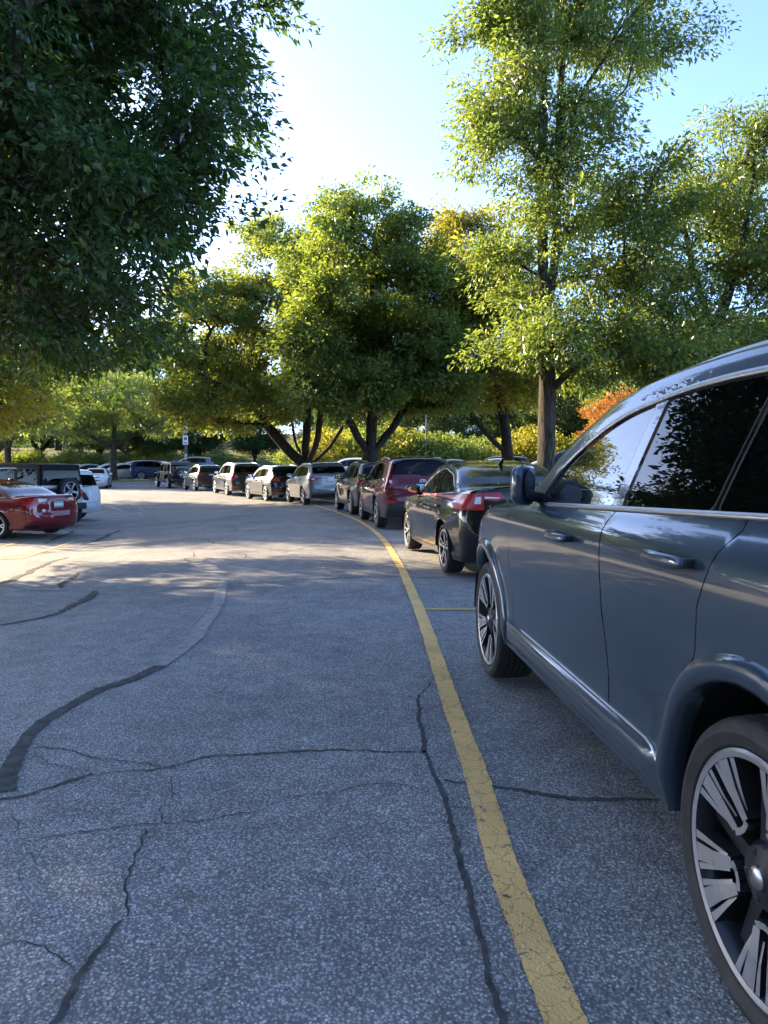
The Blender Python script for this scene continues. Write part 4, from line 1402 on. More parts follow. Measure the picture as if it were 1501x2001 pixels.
ribbon('crack_seal', px((0, 1223), (60, 1211), (110, 1200), (148, 1182), (180, 1163), (184, 1156)), (.05, .06, .07, .12, .12, .06), M['tar'], .0050, .05, .008, .12)
ribbon('worn_crack_seal', px((184, 1155), (150, 1152), (100, 1154), (50, 1151), (10, 1142)), .06, M['tar_worn'], .0062, .06, .01, .12)
ribbon('crack_seal', px((8, 1140), (45, 1125), (85, 1104), (130, 1090)), (.12, .12, .10, .06), M['tar'], .0050, .06, .012, .10)
ribbon('crack_seal', px((112, 1150), (135, 1133), (160, 1120)), (.05, .08, .04), M['tar'], .0075, .06, .01, .1)
ribbon('crack_seal', px((160, 1066), (185, 1058), (205, 1049), (235, 1037)), (.10, .14, .12, .06), M['tar'], .0050, .08, .02, .1)
ribbon('crack_seal', px((80, 1062), (110, 1053), (145, 1037)), (.10, .14, .10), M['tar'], .0050, .08, .02, .1)
# open cracks
def crack(pts, w, j=.006, step=.03, tp=(.3, .3)): ribbon('open_crack', pts, w, M['crack'], .0040, step, j, .45, True, tp)
crack(px((186, 1514), (240, 1508), (315, 1502), (380, 1488), (440, 1478), (540, 1472), (640, 1468), (740, 1472), (826, 1471)), (.008, .008, .012, .009, .012, .014, .012, .012, .012))
crack(px((52, 1462), (110, 1464), (170, 1476), (235, 1484), (285, 1492), (315, 1502)), .007)
crack(px((55, 1475), (100, 1490), (150, 1505), (178, 1513)), .004)
crack(px((85, 1640), (120, 1632), (190, 1622), (270, 1612), (340, 1609), (380, 1607), (440, 1596), (500, 1588)), .006)
crack(px((545, 1556), (610, 1548), (700, 1538), (760, 1535), (830, 1545)), .004, .008)
crack(px((872, 1580), (930, 1583), (985, 1577)), .004)
crack(px((340, 1518), (328, 1560), (312, 1580), (320, 1606)), .004)
crack(px((290, 1620), (282, 1650), (268, 1690), (256, 1730), (238, 1796)), .006)
crack(px((140, 1660), (95, 1640), (60, 1680), (20, 1735)), .003, .012)
crack(px((0, 1845), (70, 1850), (100, 1868), (150, 1898)), .004)
crack(px((20, 1590), (40, 1610), (25, 1640)), .004)
crack(px((822, 1362), (830, 1345), (848, 1322)), .006)
crack(px((826, 1385), (860, 1377), (900, 1370)), .004)
crack(px((186, 1167), (240, 1163), (300, 1157), (380, 1148), (432, 1143)), .012, .012, .06)
crack(px((440, 1144), (520, 1138), (640, 1131), (780, 1128), (850, 1130), (935, 1128)), .018, .010, .06, (.5, .5))
crack(px((364, 1104), (372, 1090), (388, 1078)), .02, .02, .06)
crack(px((392, 1069), (412, 1063), (406, 1052)), .02, .02, .06)
crack(px((455, 1043), (462, 1034), (440, 1030), (412, 1031)), .02, .02, .06)
crack(px((540, 1082), (600, 1070), (680, 1052), (742, 1046)), .016, .012, .08)
crack(px((590, 1004), (630, 1002), (690, 1001)), .04, .02, .1)
crack(px((520, 1012), (560, 1008), (600, 1004)), .03, .02, .1)
crack(px((465, 1085), (478, 1082), (482, 1090)), .02, .02, .06)
crack(px((0, 1180), (40, 1178), (100, 1186)), .008, .012, .06)

# grass verge behind the parked row, with its kerb
def verge(name, y0, y1, d0, d1, mat, h=.12, kerb=True):
    ys = np.arange(y0, y1, 1.0); n = len(ys)
    ds = np.linspace(d0, d1, 9)
    V = []
    for y in ys:
        for d in ds:
            x = line_x(y) + d; V.append((x, y, gzf(x, y) + h + .05 * math.sin(d * 1.3 + y * .4)))
    k = len(ds); idx = np.arange(n * k).reshape(n, k)
    q = np.stack([idx[:-1, :-1], idx[:-1, 1:], idx[1:, 1:], idx[1:, :-1]], -1).reshape(-1, 4)
    tag(mk(name, np.array(V), q, mat), kind='structure')
    mb = MB()
    pr = [(-.15, -.05), (-.13, h + .01), (-.10, h + .03), (.0, h + .03), (.01, -.05)]
    for s_, dd in ((1, d0), (-1, d1)):
        V, F = [], []
        for y in ys:
            for a, b in pr:
                x = line_x(y) + dd + s_ * a; V.append((x, y, gzf(line_x(y) + dd, y) + b))
        for i in range(n - 1):
            for j in range(4): F.append([i * 5 + j, i * 5 + j + 1, (i + 1) * 5 + j + 1, (i + 1) * 5 + j])
        mb.add(V, F)
    tag(mb.build('kerb', M['concrete'], None, False), kind='structure')
verge('grass_verge', 4.0, 72.0, 2.75, 7.0, M['dry_grass'])

def island(name, pts, h=.13):
    p = catmull(np.array([(*q, *q) for q in pts + pts[:1]], float), 6)[0][:-1, :2]
    n = len(p); c = p.mean(0)
    V, F = [], []
    for f, z in ((1.0, -.05), (1.0, h), (.93, h + .02), (.86, h + .01)):
        for q in p: 
            x, y = c + (q - c) * f; V.append((x, y, gzf(x, y) + z))
    for r in range(3):
        for i in range(n): F.append([r * n + i, r * n + (i + 1) % n, (r + 1) * n + (i + 1) % n, (r + 1) * n + i])
    tag(mk('kerb', np.array(V), F, M['concrete'], None, None, False), kind='structure')
    V, F = [], []
    for f, z in ((.87, h + .015), (.5, h + .06), (.01, h + .08)):
        for q in p:
            x, y = c + (q - c) * f; V.append((x, y, gzf(x, y) + z))
    for r in range(2):
        for i in range(n): F.append([r * n + i, r * n + (i + 1) % n, (r + 1) * n + (i + 1) % n, (r + 1) * n + i])
    tag(mk(name, np.array(V), F, M['dry_grass'], None, None, True), kind='structure')
island('grass_island', [(-25.5, 57.2), (-21, 56.4), (-16.8, 57.0), (-16.2, 58.6), (-20, 59.8), (-25, 59.4)])

# a few fallen leaves and crumbs on the asphalt
_rg = np.random.default_rng(9)
V, F, TT = [], [], []
for i in range(60):
    x, y = _rg.uniform(-6, 3.5), 1.6 + _rg.random() ** 1.6 * 16
    L, W, a = _rg.uniform(.010, .026), _rg.uniform(.25, .5), _rg.uniform(0, 6.28)
    u, w = np.array([math.cos(a), math.sin(a)]) * L, np.array([-math.sin(a), math.cos(a)]) * L * W
    z = gzf(x, y) + .008; b = len(V)
    for q, h in ((-u, 0), (w, .25), (u, .05), (-w, .3)): V.append((x + q[0], y + q[1], z + h * L))
    F.append([b, b + 3, b + 2, b + 1])
M['litter'] = plain('fallen_leaf', (.20, .12, .045), .8, noise=.5, nscale=1.5)
tag(mk('leaf_litter', np.array(V), F, M['litter'], None, None, False), kind='stuff')
# ------------------------------------------------------------------ vehicles
def suv_keys(xf, xr, H, cowl, wst, hz, rr, gb, gbz, fc=.42, rc=.22, ap=.30, nr=3.2, z0=.28, nose=.03):
    mx = lambda a, b: (a + b) / 2
    return [
        (xf - .12, z0 - .03, xf - fc, z0, 2.6), (xf - .01, .44, xf - fc, .44, 2.6), (xf, .64, xf - fc, .63, 2.6), (xf - .03, .86 - nose, xf - fc, .82 - nose, 2.8),
        (xf - .14, hz - .08 - nose, xf - fc - .05, hz - .15 - nose * 1.3, 3), (xf - .45, hz - .005 - nose * .4, xf - .65, hz - .09 - nose * .7, 3.5), (mx(xf - .45, cowl), hz + .05, mx(xf - .45, cowl) - .1, hz - .035, 4),
        (cowl, hz + .10, cowl - ap - .05, hz + .035, 4), (mx(cowl, wst), mx(hz + .10, H - .095) + .035, mx(cowl, wst) - ap * .75, mx(hz + .10, H - .095) - .03, 4.5),
        (wst, H - .095, wst - ap * .55, H - .185, 4.5), (wst - .42, H - .02, wst - .6, H - .122, 3.6), (mx(wst, rr), H, mx(wst, rr), H - .104, nr),
        (rr + .5, H - .03, rr + .55, H - .136, nr), (rr, H - .085, rr + .14, H - .20, nr), (rr - .05, H - .14, rr + .11, H - .26, nr),
        (gb, gbz, gb + .17, gbz, 3.4), (xr + .05, gbz - .17, xr + rc + .02, gbz - .17, 3), (xr + .025, .76, xr + rc, .76, 2.6), (xr, .62, xr + rc, .62, 2.6),
        (xr + .01, .47, xr + rc, .47, 2.6), (xr + .14, z0, xr + rc + .07, z0, 2.6)]

def sedan_keys(xf, xr, H, cowl, wst, hz, rr, gb, gbz, tz, fc=.5, rc=.33, ap=.30, z0=.22):
    mx = lambda a, b: (a + b) / 2
    return [
        (xf - .13, z0 - .02, xf - fc, z0, 2.5), (xf - .01, .36, xf - fc, .36, 2.5), (xf, .53, xf - fc, .52, 2.5), (xf - .05, .69, xf - fc, .66, 2.6),
        (xf - .22, hz - .07, xf - fc - .1, hz - .16, 3), (xf - .58, hz, xf - .75, hz - .09, 3.5), (mx(xf - .58, cowl), hz + .06, mx(xf - .58, cowl) - .1, hz - .03, 4),
        (cowl, hz + .11, cowl - ap, hz + .04, 4), (mx(cowl, wst), mx(hz + .11, H - .06) + .045, mx(cowl, wst) - ap * .8, mx(hz + .11, H - .06) - .02, 4.5),
        (wst, H - .055, wst - ap * .6, H - .145, 4.5), (wst - .36, H - .005, wst - .45, H - .095, 3.6), (mx(wst, rr) - .1, H, mx(wst, rr) - .1, H - .088, 3.2),
        (rr + .3, H - .03, rr + .3, H - .118, 3.2), (rr, H - .075, rr - .02, H - .165, 3.6), (mx(rr, gb), mx(H - .075, gbz) + .035, mx(rr, gb) + .06, mx(H - .075, gbz) - .05, 4),
        (gb, gbz, gb + .10, gbz - .055, 4), (xr + .26, tz, xr + .46, tz - .075, 3.6), (xr + .10, tz - .012, xr + .385, tz - .10, 3.2),
        (xr + .055, tz - .09, xr + rc + .02, tz - .17, 2.8), (xr + .03, .68, xr + rc, .68, 2.6), (xr, .53, xr + rc, .53, 2.5), (xr + .015, .38, xr + rc, .39, 2.5), (xr + .15, z0, xr + rc + .06, z0, 2.5)]

SUV_PROF = lambda H, bz, roof=.735: [(.2, .925), (.33, .95), (.46, .965), (.60, .975), (.76, .993), (.90, 1.0), (bz - .12, .985), (bz - .03, .955), (bz + .02, .925), (H - .11, roof), (H + .08, roof - .07)]

W_ = {}
def wheel_proto(key, *a, **k):
    W_[key] = make_wheel(*a, **k)
    return W_[key]
wheel_proto('blade', 'blade', .378, .275, .285, M['machined'], M['dark_alloy'])
wheel_proto('five_pair', 'five_pair', .328, .243, .235, M['alloy'], M['dark_alloy'])
wheel_proto('five', 'five', .36, .24, .235, M['alloy'], M['dark_alloy'])
wheel_proto('ten', 'ten', .35, .245, .235, M['alloy'], M['dark_alloy'])
wheel_proto('y', 'y', .35, .24, .235, M['alloy'], M['dark_alloy'])
wheel_proto('jeep', 'five', .41, .225, .28, M['alloy'], M['dark_alloy'], True)

def place(car, x, y, heading, wheel_left=True, dx=0, yo=None):
    """the rear left tyre's outer face stands at (x, y); heading in degrees to the left of the +Y axis"""
    h = R(heading); f = np.array([-math.sin(h), math.cos(h)]); r = np.array([math.cos(h), math.sin(h)])
    yo = yo if yo else car.W0 - .025
    o = np.array([x, y]) + f * car.wb / 2 + (r if wheel_left else -r) * yo
    zs = []
    for a in (1, -1):
        for b in (1, -1):
            q = o + f * a * car.wb / 2 + r * b * yo; zs.append(gzf(*q))
    car.root.location = (o[0], o[1], sum(zs) / 4 + .012)
    pitch = math.atan2((zs[0] + zs[1] - zs[2] - zs[3]) / 2, car.wb); roll = math.atan2((zs[0] + zs[2] - zs[1] - zs[3]) / 2, 2 * yo)
    X = Vector((f[0], f[1], math.tan(pitch))).normalized(); Y = Vector((-r[0], -r[1], -math.tan(roll)))
    Z = X.cross(Y).normalized(); Y = Z.cross(X).normalized()
    car.root.rotation_euler = Matrix((X, Y, Z)).transposed().to_euler()
    return car

def plate(car, y, z, w=.305, h=.152, mat=None, xr=None, txt=None, txt_mat=None):
    a = car.hit('rear', y, z + h * .3); b = car.hit('rear', y, z - h * .3)
    dx, dz = a[0][0] - b[0][0], a[0][2] - b[0][2]
    tilt = math.atan2(dx, dz)
    x = min(a[0][0], b[0][0]) - .012
    mb = MB(); mb.box((0, 0, 0), (.006, w, h), bev=.002)
    o = mb.build('number_plate', mat or M['plate'], car.root); o.location = (x, y, z); o.rotation_euler = (0, tilt, 0)
    q = MB(); q.box((.006, 0, 0), (.006, w + .03, h + .03), bev=.002); q.build('plate_frame', M['black_plastic'], o)
    if txt: text_mesh('plate_lettering', txt, h * .56, txt_mat or M['gap'], o, (-.0042, 0, -.005), (R(90), 0, R(-90)), .0008, xs=.92)
    return o

def hero():
    H, bz = 1.776, 1.195
    xf, xr = 2.36, -2.59
    keys = suv_keys(xf, xr, H, 1.02, .02, 1.10, -2.2, -2.5, 1.22, ap=.34, z0=.33, nose=.09, fc=.46)
    sp = dict(wb=2.984, wr=.378, ra=.452, W=1.0, keys=keys, sub=8, nc=12, xf=xf, xr=xr, g=.055,
              prof=[(.2, .925), (.32, .952), (.42, .962), (.56, .962), (.70, .975), (.86, .992), (1.02, .996), (1.10, .990), (1.145, .975), (1.195, .930), (1.25, .912), (1.66, .752), (1.85, .675)],
              taper=(1.25, .115, 2.0, -1.7, .09, 2.0), flare=.010, belt=(bz, .030, .30), dlo_front=.95, dlo_end=(-2.18, .35),
              pillars=[(-.50, -.10, .10), (-1.16, -.16, .035), (-1.47, -.20, .06)], door_z=.375, door_front=.86, door_rear=(-1.33, -.25),
              rear_cut=[(-1.235, .98)], arch_th=60, arch_gap=.075, frame=.055, head=.012, b_cut=.05, ws=(7, 9), rg=(14, 15), clad=None, gap=.0045,
              glass=('glass', 'glass_dark'), head_z=.86, seat_x=-.25, dash=.55, floor_z=.28)
    body = paint('slate_blue_paint', (.040, .063, .094), .5, .32, .10)
    c = Car('parked_suv', 'large slate blue grey SUV close beside the camera with silver spoked wheels', 'car', sp, body, 'cars parked along the curved yellow line')
    c.build()
    M_ = M
    # chrome waist strip and the strip over the windows
    xs = np.linspace(.36, -2.25, 40)
    c.side_sweep('waist_strip', [(x, float(c.belt(x)) - .012) for x in xs], .011, .007, .004, M_['satin'])
    xs = np.linspace(.42, -2.2, 46)
    c.side_sweep('window_strip', [(x, float(c.top(x)) - .040) for x in xs], .013, .007, .003, M_['satin'])
    # wheel-arch lips
    for xc in (c.wb / 2, -c.wb / 2):
        th = np.linspace(R(-8), R(188), 50)
        z0 = c.zc + .01
        for sg in (1, -1):
            V, F = [], []
            pr = [(c.ra - .004, -.05), (c.ra - .004, .012), (c.ra + .012, .022), (c.ra + .045, .020), (c.ra + .062, .012), (c.ra + .068, -.006)]
            for t in th:
                e = float(min(ss(R(-9), R(8), t), ss(R(189), R(172), t))) * .75 + .25
                for r, off in pr:
                    r = c.ra - .004 + (r - c.ra + .004) * e; off = off * (e if off > 0 else 1)
                    x, z = xc + r * math.cos(t), z0 + r * math.sin(t)
                    zz = max(z, .27)
                    w = float(c.Wf(x, max(z0 + (c.ra + .03) * math.sin(t), .3))); V.append((x, sg * (w + off), zz))
            k = len(pr)
            for i in range(len(th) - 1):
                for j in range(k - 1):
                    q = [i * k + j, i * k + j + 1, (i + 1) * k + j + 1, (i + 1) * k + j]
                    F.append(q if sg < 0 else q[::-1])
            o = mk('arch_lip', np.array(V), F, body, c.root)
    # sill panel with its bright edge
    for sg in (1, -1):
        xs = np.linspace(.99, -.99, 44)
        rows = [(.475, .004), (.462, .020), (.43, .026), (.385, .022), (.345, .006), (.32, -.05), (.31, -.14)]
        V, F, k = [], [], 7
        for x in xs:
            e = float(ss(.99, .90, abs(x)))
            for z, off in rows:
                V.append((x, sg * (float(c.Wf(x, z)) + off * (e if off > 0 else 1) - (1 - e) * .0), z))
        for i in range(len(xs) - 1):
            for j in range(k - 1):
                q = [i * k + j, i * k + j + 1, (i + 1) * k + j + 1, (i + 1) * k + j]
                F.append(q[::-1] if sg < 0 else q)
        mk('sill_panel', np.array(V), F, body, c.root)
        xs = np.concatenate([np.linspace(.70, -.88, 30)])
        c.side_sweep('sill_strip', [(x, .486) for x in xs] + [(-.93, .478), (-.965, .455), (-.99, .42)], .0055, .006, .004, M_['satin'], sides=(sg,))
    for sg in (1, -1):
        c.handle(-.10, 1.068, c.doors[(sg, 0)], sg, .26, h=.040)
        c.handle(-1.09, 1.095, c.doors[(sg, 1)], sg, .26, h=.040)
    c.side_mirror(.44, 1.215, (.085, .105, .100), body, 1.0, out=.095)
    # roof rails
    for sg in (1, -1):
        xs = np.linspace(-.02, -2.0, 30)
        pts = []
        for i, x in enumerate(xs):
            z = float(c.top(x)); e = min(1, i / 3, (len(xs) - 1 - i) / 3)
            w = float(c.Wf(x, z)); pts.append((x, sg * (w - .055), z - .005 + .045 * e))
        mb = MB(); mb.tube(pts, [.021] * len(pts), 10)
        mb.build('roof_rail', M_['satin'], c.root)
    # lights and tailgate
    c.wheels(W_['blade'], .985)
    for o in [q for q in c.root.children if q.name.startswith('wheel') and 'well' not in q.name]:
        o.rotation_euler[1] = R(28)
    for sg in (1, -1):
        c.patch('tail_light', [(sg * .95, .80), (sg * .95, 1.05), (sg * .80, 1.2), (sg * .74, 1.2), (sg * .72, .98), (sg * .62, .80)], 'rear', .012, M_['lens_red'], g=.08)
    plate(c, 0, .92)
    place(c, .871, 1.655, 4.0, yo=.985)
    return c

def sedan_black():
    H, bz = 1.484, .945
    xf, xr = 2.27, -2.36
    keys = sedan_keys(xf, xr, H, 1.02, .16, .88, -1.02, -1.72, 1.12, 1.14)
    sp = dict(wb=2.776, wr=.328, ra=.372, W=.925, keys=keys, sub=6, nc=10, xf=xf, xr=xr, g=.09,
              prof=[(.15, .91), (.26, .945), (.36, .965), (.50, .985), (.66, 1.0), (.80, .992), (.90, .962), (.95, .925), (1.34, .71), (1.55, .60)],
              taper=(1.1, .14, 2.0, -1.2, .13, 2.0), flare=.014, belt=(bz, .055, .6), dlo_front=1.0, dlo_end=(-1.52, .55),
              pillars=[(-.28, -.12, .08), (-1.14, -.35, .035)], door_z=.27, door_front=.88, door_rear=(-1.28, -.3), rear_cut=[(-1.16, .78)], arch_th=58,
              frame=.045, ws=(7, 9), rg=(13, 15), rg_cols=2, gap=.005, glass=('glass', 'glass'), rg_glass='glass', head_z=.62, seat_x=-.35, dash=.5, floor_z=.18, dlo_round=.05)
    body = paint('black_paint', (.004, .0045, .006), .0, .3, .03)
    c = Car('parked_sedan', 'glossy black sedan just ahead of the slate blue SUV', 'car', sp, body, 'cars parked along the curved yellow line')
    c.build()
    P = c.patch
    for sg in (1, -1):
        y = lambda v: sg * v
        P('tail_light', [(y(.858), .865), (y(.853), .93), (y(.835), .985), (y(.77), 1.045), (y(.60), 1.065), (y(.60), .865)], 'rear', .014, M['lens_red'], g=.05)
        P('tail_light_inner', [(y(.592), .985), (y(.592), 1.068), (y(.40), 1.075), (y(.36), 1.0), (y(.43), .975)], 'rear', .012, M['lens_red'], g=.05)
        P('reversing_lens', [(y(.70), .935), (y(.63), .935), (y(.62), 1.02), (y(.675), 1.015)], 'rear', .018, M['lens_white'], g=.04)
        P('light_bar', [(y(.585), 1.0), (y(.42), 1.004), (y(.42), 1.018), (y(.585), 1.024)], 'rear', .0165, M['lens_white'], g=.04)
        xs = np.linspace(.62, -1.55, 34)
        c.side_sweep('waist_strip', [(x, float(c.belt(x)) - .006) for x in xs], .008, .005, .003, M['satin'], sides=(sg,))
        c.side_sweep('window_strip', [(x, float(c.top(x)) - .036) for x in np.linspace(.55, -1.42, 40)] + [(-1.53, 1.19), (-1.56, 1.10), (-1.55, 1.06)], .007, .005, .003, M['satin'], sides=(sg,))
        c.handle(-.15, .84, c.doors[(sg, 0)], sg, .21); c.handle(-1.08, .87, c.doors[(sg, 1)], sg, .21)
        mb = MB(); mb.lathe([(.032, 0), (.042, 0), (.045, -.12), (.036, -.12)], 18)
        o = mb.build('exhaust_tip', M['chrome'], c.root); o.location = (xr + .06, sg * .55, .25); o.rotation_euler = (0, 0, R(90))
    c.line('boot_seam', [(.595, 1.09), (.595, .86), (.56, .72), (.40, .66), (0, .65), (-.40, .66), (-.56, .72), (-.595, .86), (-.595, 1.09)], 'rear', .008, .0015, M['gap'])
    P('plate_recess', [(.33, .78), (.36, .96), (-.36, .96), (-.33, .78), (-.25, .76), (.25, .76)], 'rear', .003, M['black_gloss'])
    P('bumper_insert', [(.70, .22), (.62, .36), (-.62, .36), (-.70, .22)], 'rear', .006, M['black_plastic'], g=.1)
    P('boot_lip', [(-2.17, .62), (-2.235, .60), (-2.235, -.60), (-2.17, -.62)], 'top', .012, body, g=.08)
    plate(c, -.0, .865)
    h = c.hit('rear', .47, .78)
    for t, yy, zz, sz in (('S60', .47, .895, .085), ('V', .27, 1.03, .055), ('O', .135, 1.03, .055), ('L', .0, 1.03, .055), ('V', -.135, 1.03, .055), ('O', -.27, 1.03, .055)):
        h = c.hit('rear', yy, zz); n = h[1]
        text_mesh('badge_lettering', t, sz, M['badge'], c.root, (h[0][0] - .004, yy, zz), (R(90), 0, R(-90) + math.atan2(n[1], -n[0]) * -1), .003, xs=1.35)
    mb = MB()
    mb.tube([(-.95, 0, 1.445), (-1.03, 0, 1.475), (-1.09, 0, 1.50)], [.04, .026, .008], 8)
    mb.build('roof_antenna', body, c.root)
    c.side_mirror(.52, .985, (.10, .11, .068), body, out=.12)
    c.wheels(W_['five_pair'], .905)
    place(c, .767, 9.33, 8.0, yo=.905)
    return c

def suv(name, label, cat, col, H, L, wb, W, bz, wheel, wr, px_pos, heading, tail, clad=None, rails='satin', rr=None, gb=None, gbz=None, hz=1.0, gt='glass_dark', detail=True,
        metal=.3, pill=(-.35, -1.25), end=(-1.95, .5), plate_pos=None, front_oh=.90, prof=None, roof=.735, mirror=None, group='cars parked along the curved yellow line', wleft=True, gf='glass', plm=None, ptxt=None, rgk=(14, 15)):
    xf = wb / 2 + front_oh; xr = xf - L
    rr = rr if rr is not None else xr + .32
    gb = gb if gb is not None else xr + .08
    gbz = gbz or bz + .05
    sp = dict(wb=wb, wr=wr, ra=wr + .055, W=W / 2, keys=suv_keys(xf, xr, H, wb / 2 - .42, wb / 2 - 1.28, hz, rr, gb, gbz), sub=5, nc=8, xf=xf, xr=xr, g=.12,
              prof=prof or SUV_PROF(H, bz, roof), taper=(1.05, .12, 2.0, -1.3, .11, 2.0), flare=.014, belt=(bz, .04, .4), dlo_front=wb / 2 - .4, dlo_end=end,
              pillars=[(pill[0], -.10, .09), (pill[1], -.2, .06)], door_z=.36, door_front=wb / 2 - .66, door_rear=(pill[1] - .03, -.2), rear_cut=[(pill[1] + .10, .85)],
              arch_th=58, frame=.05, ws=(7, 9), rg=rgk, clad=clad, clad_keys=(2, 18) if clad else None, gap=.006, glass=(gf, gt), rg_glass=gt, head_z=.8, seat_x=wb / 2 - 1.75, dash=wb / 2 - 1.0, floor_z=.26,
              cabin=detail)
    body = paint(name + '_paint_' + str(len(bpy.data.materials)), col, metal, .35, .16)
    c = Car(name, label, cat, sp, body, group)
    c.xr = xr
    c.build()
    for sg in (1, -1):
        for view, poly, mt, off in tail(xr, W / 2):
            c.patch('tail_light' if 'red' in mt else 'lamp_lens' if 'lens' in mt else 'bumper_trim', [(sg * a, b) for a, b in poly], view, off, M[mt], g=.07)
        c.handle(pill[0] + .18, bz - .11, c.doors[(sg, 0)], sg, .21)
        c.handle(pill[1] + .26, bz - .09, c.doors[(sg, 1)], sg, .21)
        if rails:
            xs = np.linspace(wb / 2 - 1.6, rr + .35, 16); pts = []
            for i, x in enumerate(xs):
                z = float(c.top(x)); e = min(1, i / 2, (len(xs) - 1 - i) / 2); pts.append((x, sg * (float(c.Wf(x, z)) - .07), z + .02 + .055 * e))
            mb = MB(); mb.tube(pts, .018, 8); mb.build('roof_rail', M[rails], c.root)
        if clad:
            for xc in (wb / 2, -wb / 2):
                c.side_sweep('arch_cladding', [(xc + (c.ra + .028) * math.cos(t), c.zc + .01 + (c.ra + .028) * math.sin(t)) for t in np.linspace(R(-8), R(188), 26)], .032, .012, .0, M['black_plastic'], sides=(sg,))
    c.line('tailgate_seam', [(W * .42, bz + .02), (W * .40, .78), (W * .33, .62), (-W * .33, .62), (-W * .40, .78), (-W * .42, bz + .02)], 'rear', .009, .0015, M['gap'], g=.08)
    w2 = W / 2 * roof * .93
    c.patch('roof_spoiler', [(rr + .14, w2), (rr - .02, w2 * .96), (rr - .02, -w2 * .96), (rr + .14, -w2)], 'top', .018, M['black_gloss'] if clad else body, g=.1, depth=.03)
    mb = MB(); hh = c.hit('rear', 0, gbz + .06)[0]
    mb.tube([(hh[0] - .012, .02, gbz + .07), (hh[0] - .03, -.10, gbz + .075), (hh[0] - .02, -.36, gbz + .085)], [.02, .012, .008], 6)
    mb.build('rear_wiper', M['black_plastic'], c.root)
    c.side_mirror(wb / 2 - .92, bz + .03, (.10, .12, .085), mirror, out=.12)
    c.wheels(W_[wheel], W / 2 - .02)
    s = wr / {'five_pair': .328, 'five': .36, 'ten': .35, 'y': .35, 'blade': .378, 'jeep': .41}[wheel]
    for o in c.root.children:
        if o.name.startswith('wheel') and 'well' not in o.name: o.scale = (s, s, s)
    if plate_pos: plate(c, 0, plate_pos, mat=plm, txt=ptxt, txt_mat=M['plate_green'])
    place(c, px_pos[0], px_pos[1], heading, wleft, yo=W / 2 - .02)
    return c

def tail_rav(xr, w):
    return [('rear', [(w * .99, .93), (w * .97, 1.10), (w * .80, 1.17), (w * .60, 1.13), (w * .60, 1.06), (w * .76, .98), (w * .80, .90)], 'lens_dark_red', .016),
            ('rear', [(w * .79, 1.04), (w * .79, 1.11), (w * .73, 1.10), (w * .73, 1.04)], 'lens_white', .019),
            ('rear', [(w * .84, .61), (w * .82, .68), (w * .68, .66), (w * .66, .61)], 'lens_red', .012),
            ('rear', [(w * .42, .33), (w * .36, .42), (.0, .45), (.0, .33)], 'satin', .02)]
def tail_mur(xr, w):
    return [('rear', [(w * .99, .96), (w * .97, 1.09), (w * .80, 1.12), (w * .52, 1.03), (w * .55, .98), (w * .78, .95)], 'lens_red', .014),
            ('rear', [(w * .80, 1.0), (w * .78, 1.07), (w * .66, 1.04), (w * .66, 1.0)], 'lens_white', .017),
            ('rear', [(w * .8, .28), (w * .8, .44), (0, .44), (0, .28)], 'black_plastic', .008)]
def tail_bmw(xr, w):
    return [('rear', [(w * .99, .93), (w * .97, 1.06), (w * .75, 1.08), (w * .48, 1.05), (w * .50, .97), (w * .72, .93)], 'lens_red', .014),
            ('rear', [(w * .84, .50), (w * .80, .56), (w * .62, .56), (w * .60, .50)], 'lens_red', .010),
            ('rear', [(w * .7, .30), (w * .6, .42), (0, .42), (0, .30)], 'satin', .008)]
def tail_plain(xr, w):
    return [('rear', [(w * .99, .86), (w * .96, 1.12), (w * .84, 1.16), (w * .62, 1.10), (w * .66, 1.0), (w * .80, .86)], 'lens_red', .014),
            ('rear', [(w * .88, .48), (w * .84, .55), (w * .68, .55), (w * .66, .48)], 'lens_red', .010),
            ('rear', [(w * .6, .30), (w * .5, .40), (0, .40), (0, .30)], 'satin', .008)]

hero()
sedan_black()
rav = suv('parked_suv', 'dark red compact SUV with roof rails parked ahead of the black sedan', 'car', (.105, .006, .016), 1.66, 4.60, 2.66, 1.845, 1.06, 'five', .352, (-.195, 16.6), 9.5, tail_rav,
          clad=.50, plate_pos=.955, mirror=M['black_gloss'], end=(-1.72, .55), pill=(-.40, -1.24), gb=-2.22, gbz=1.17, rgk=(13, 15), plm=M['plate_blue'], ptxt=None)
# emblem of three ovals
hh = rav.hit('rear', 0, 1.09)
mb = MB()
def ring(a, b, cy=0, cz=0, t=.006):
    mb.tube([(0, cy + a * math.cos(q), cz + b * math.sin(q)) for q in np.linspace(0, 2 * math.pi, 25)], t, 6, cap=False)
ring(.075, .05); ring(.026, .046); ring(.050, .020, 0, .024)
o = mb.build('emblem', M['badge'], rav.root); o.location = (hh[0][0] - .012, 0, 1.085)

suv('parked_crossover', 'grey crossover between the dark red SUV and the silver SUV', 'car', (.05, .052, .05), 1.63, 4.55, 2.70, 1.84, 1.04, 'ten', .35, (-1.02, 21.4), 12.5, tail_bmw, clad=.42, rails=None, plate_pos=.9, mirror=M['black_gloss'], metal=.5)
suv('parked_crossover', 'silver beige SUV with a sloping black rear window and red swept lights', 'car', (.17, .168, .16), 1.69, 4.80, 2.825, 1.88, 1.10, 'y', .36, (-3.25, 28.6), 19.5, tail_mur, rails='satin', plate_pos=.99, metal=.6,
    rr=-1.98, gb=-2.42, gbz=1.16, end=(-1.95, .35))
suv('parked_crossover', 'black crossover with red lights behind the silver beige SUV', 'car', (.012, .012, .014), 1.66, 4.70, 2.86, 1.90, 1.08, 'y', .36, (-5.55, 33.4), 27, tail_bmw, rails='satin', plate_pos=None, rr=-2.0, gb=-2.4)
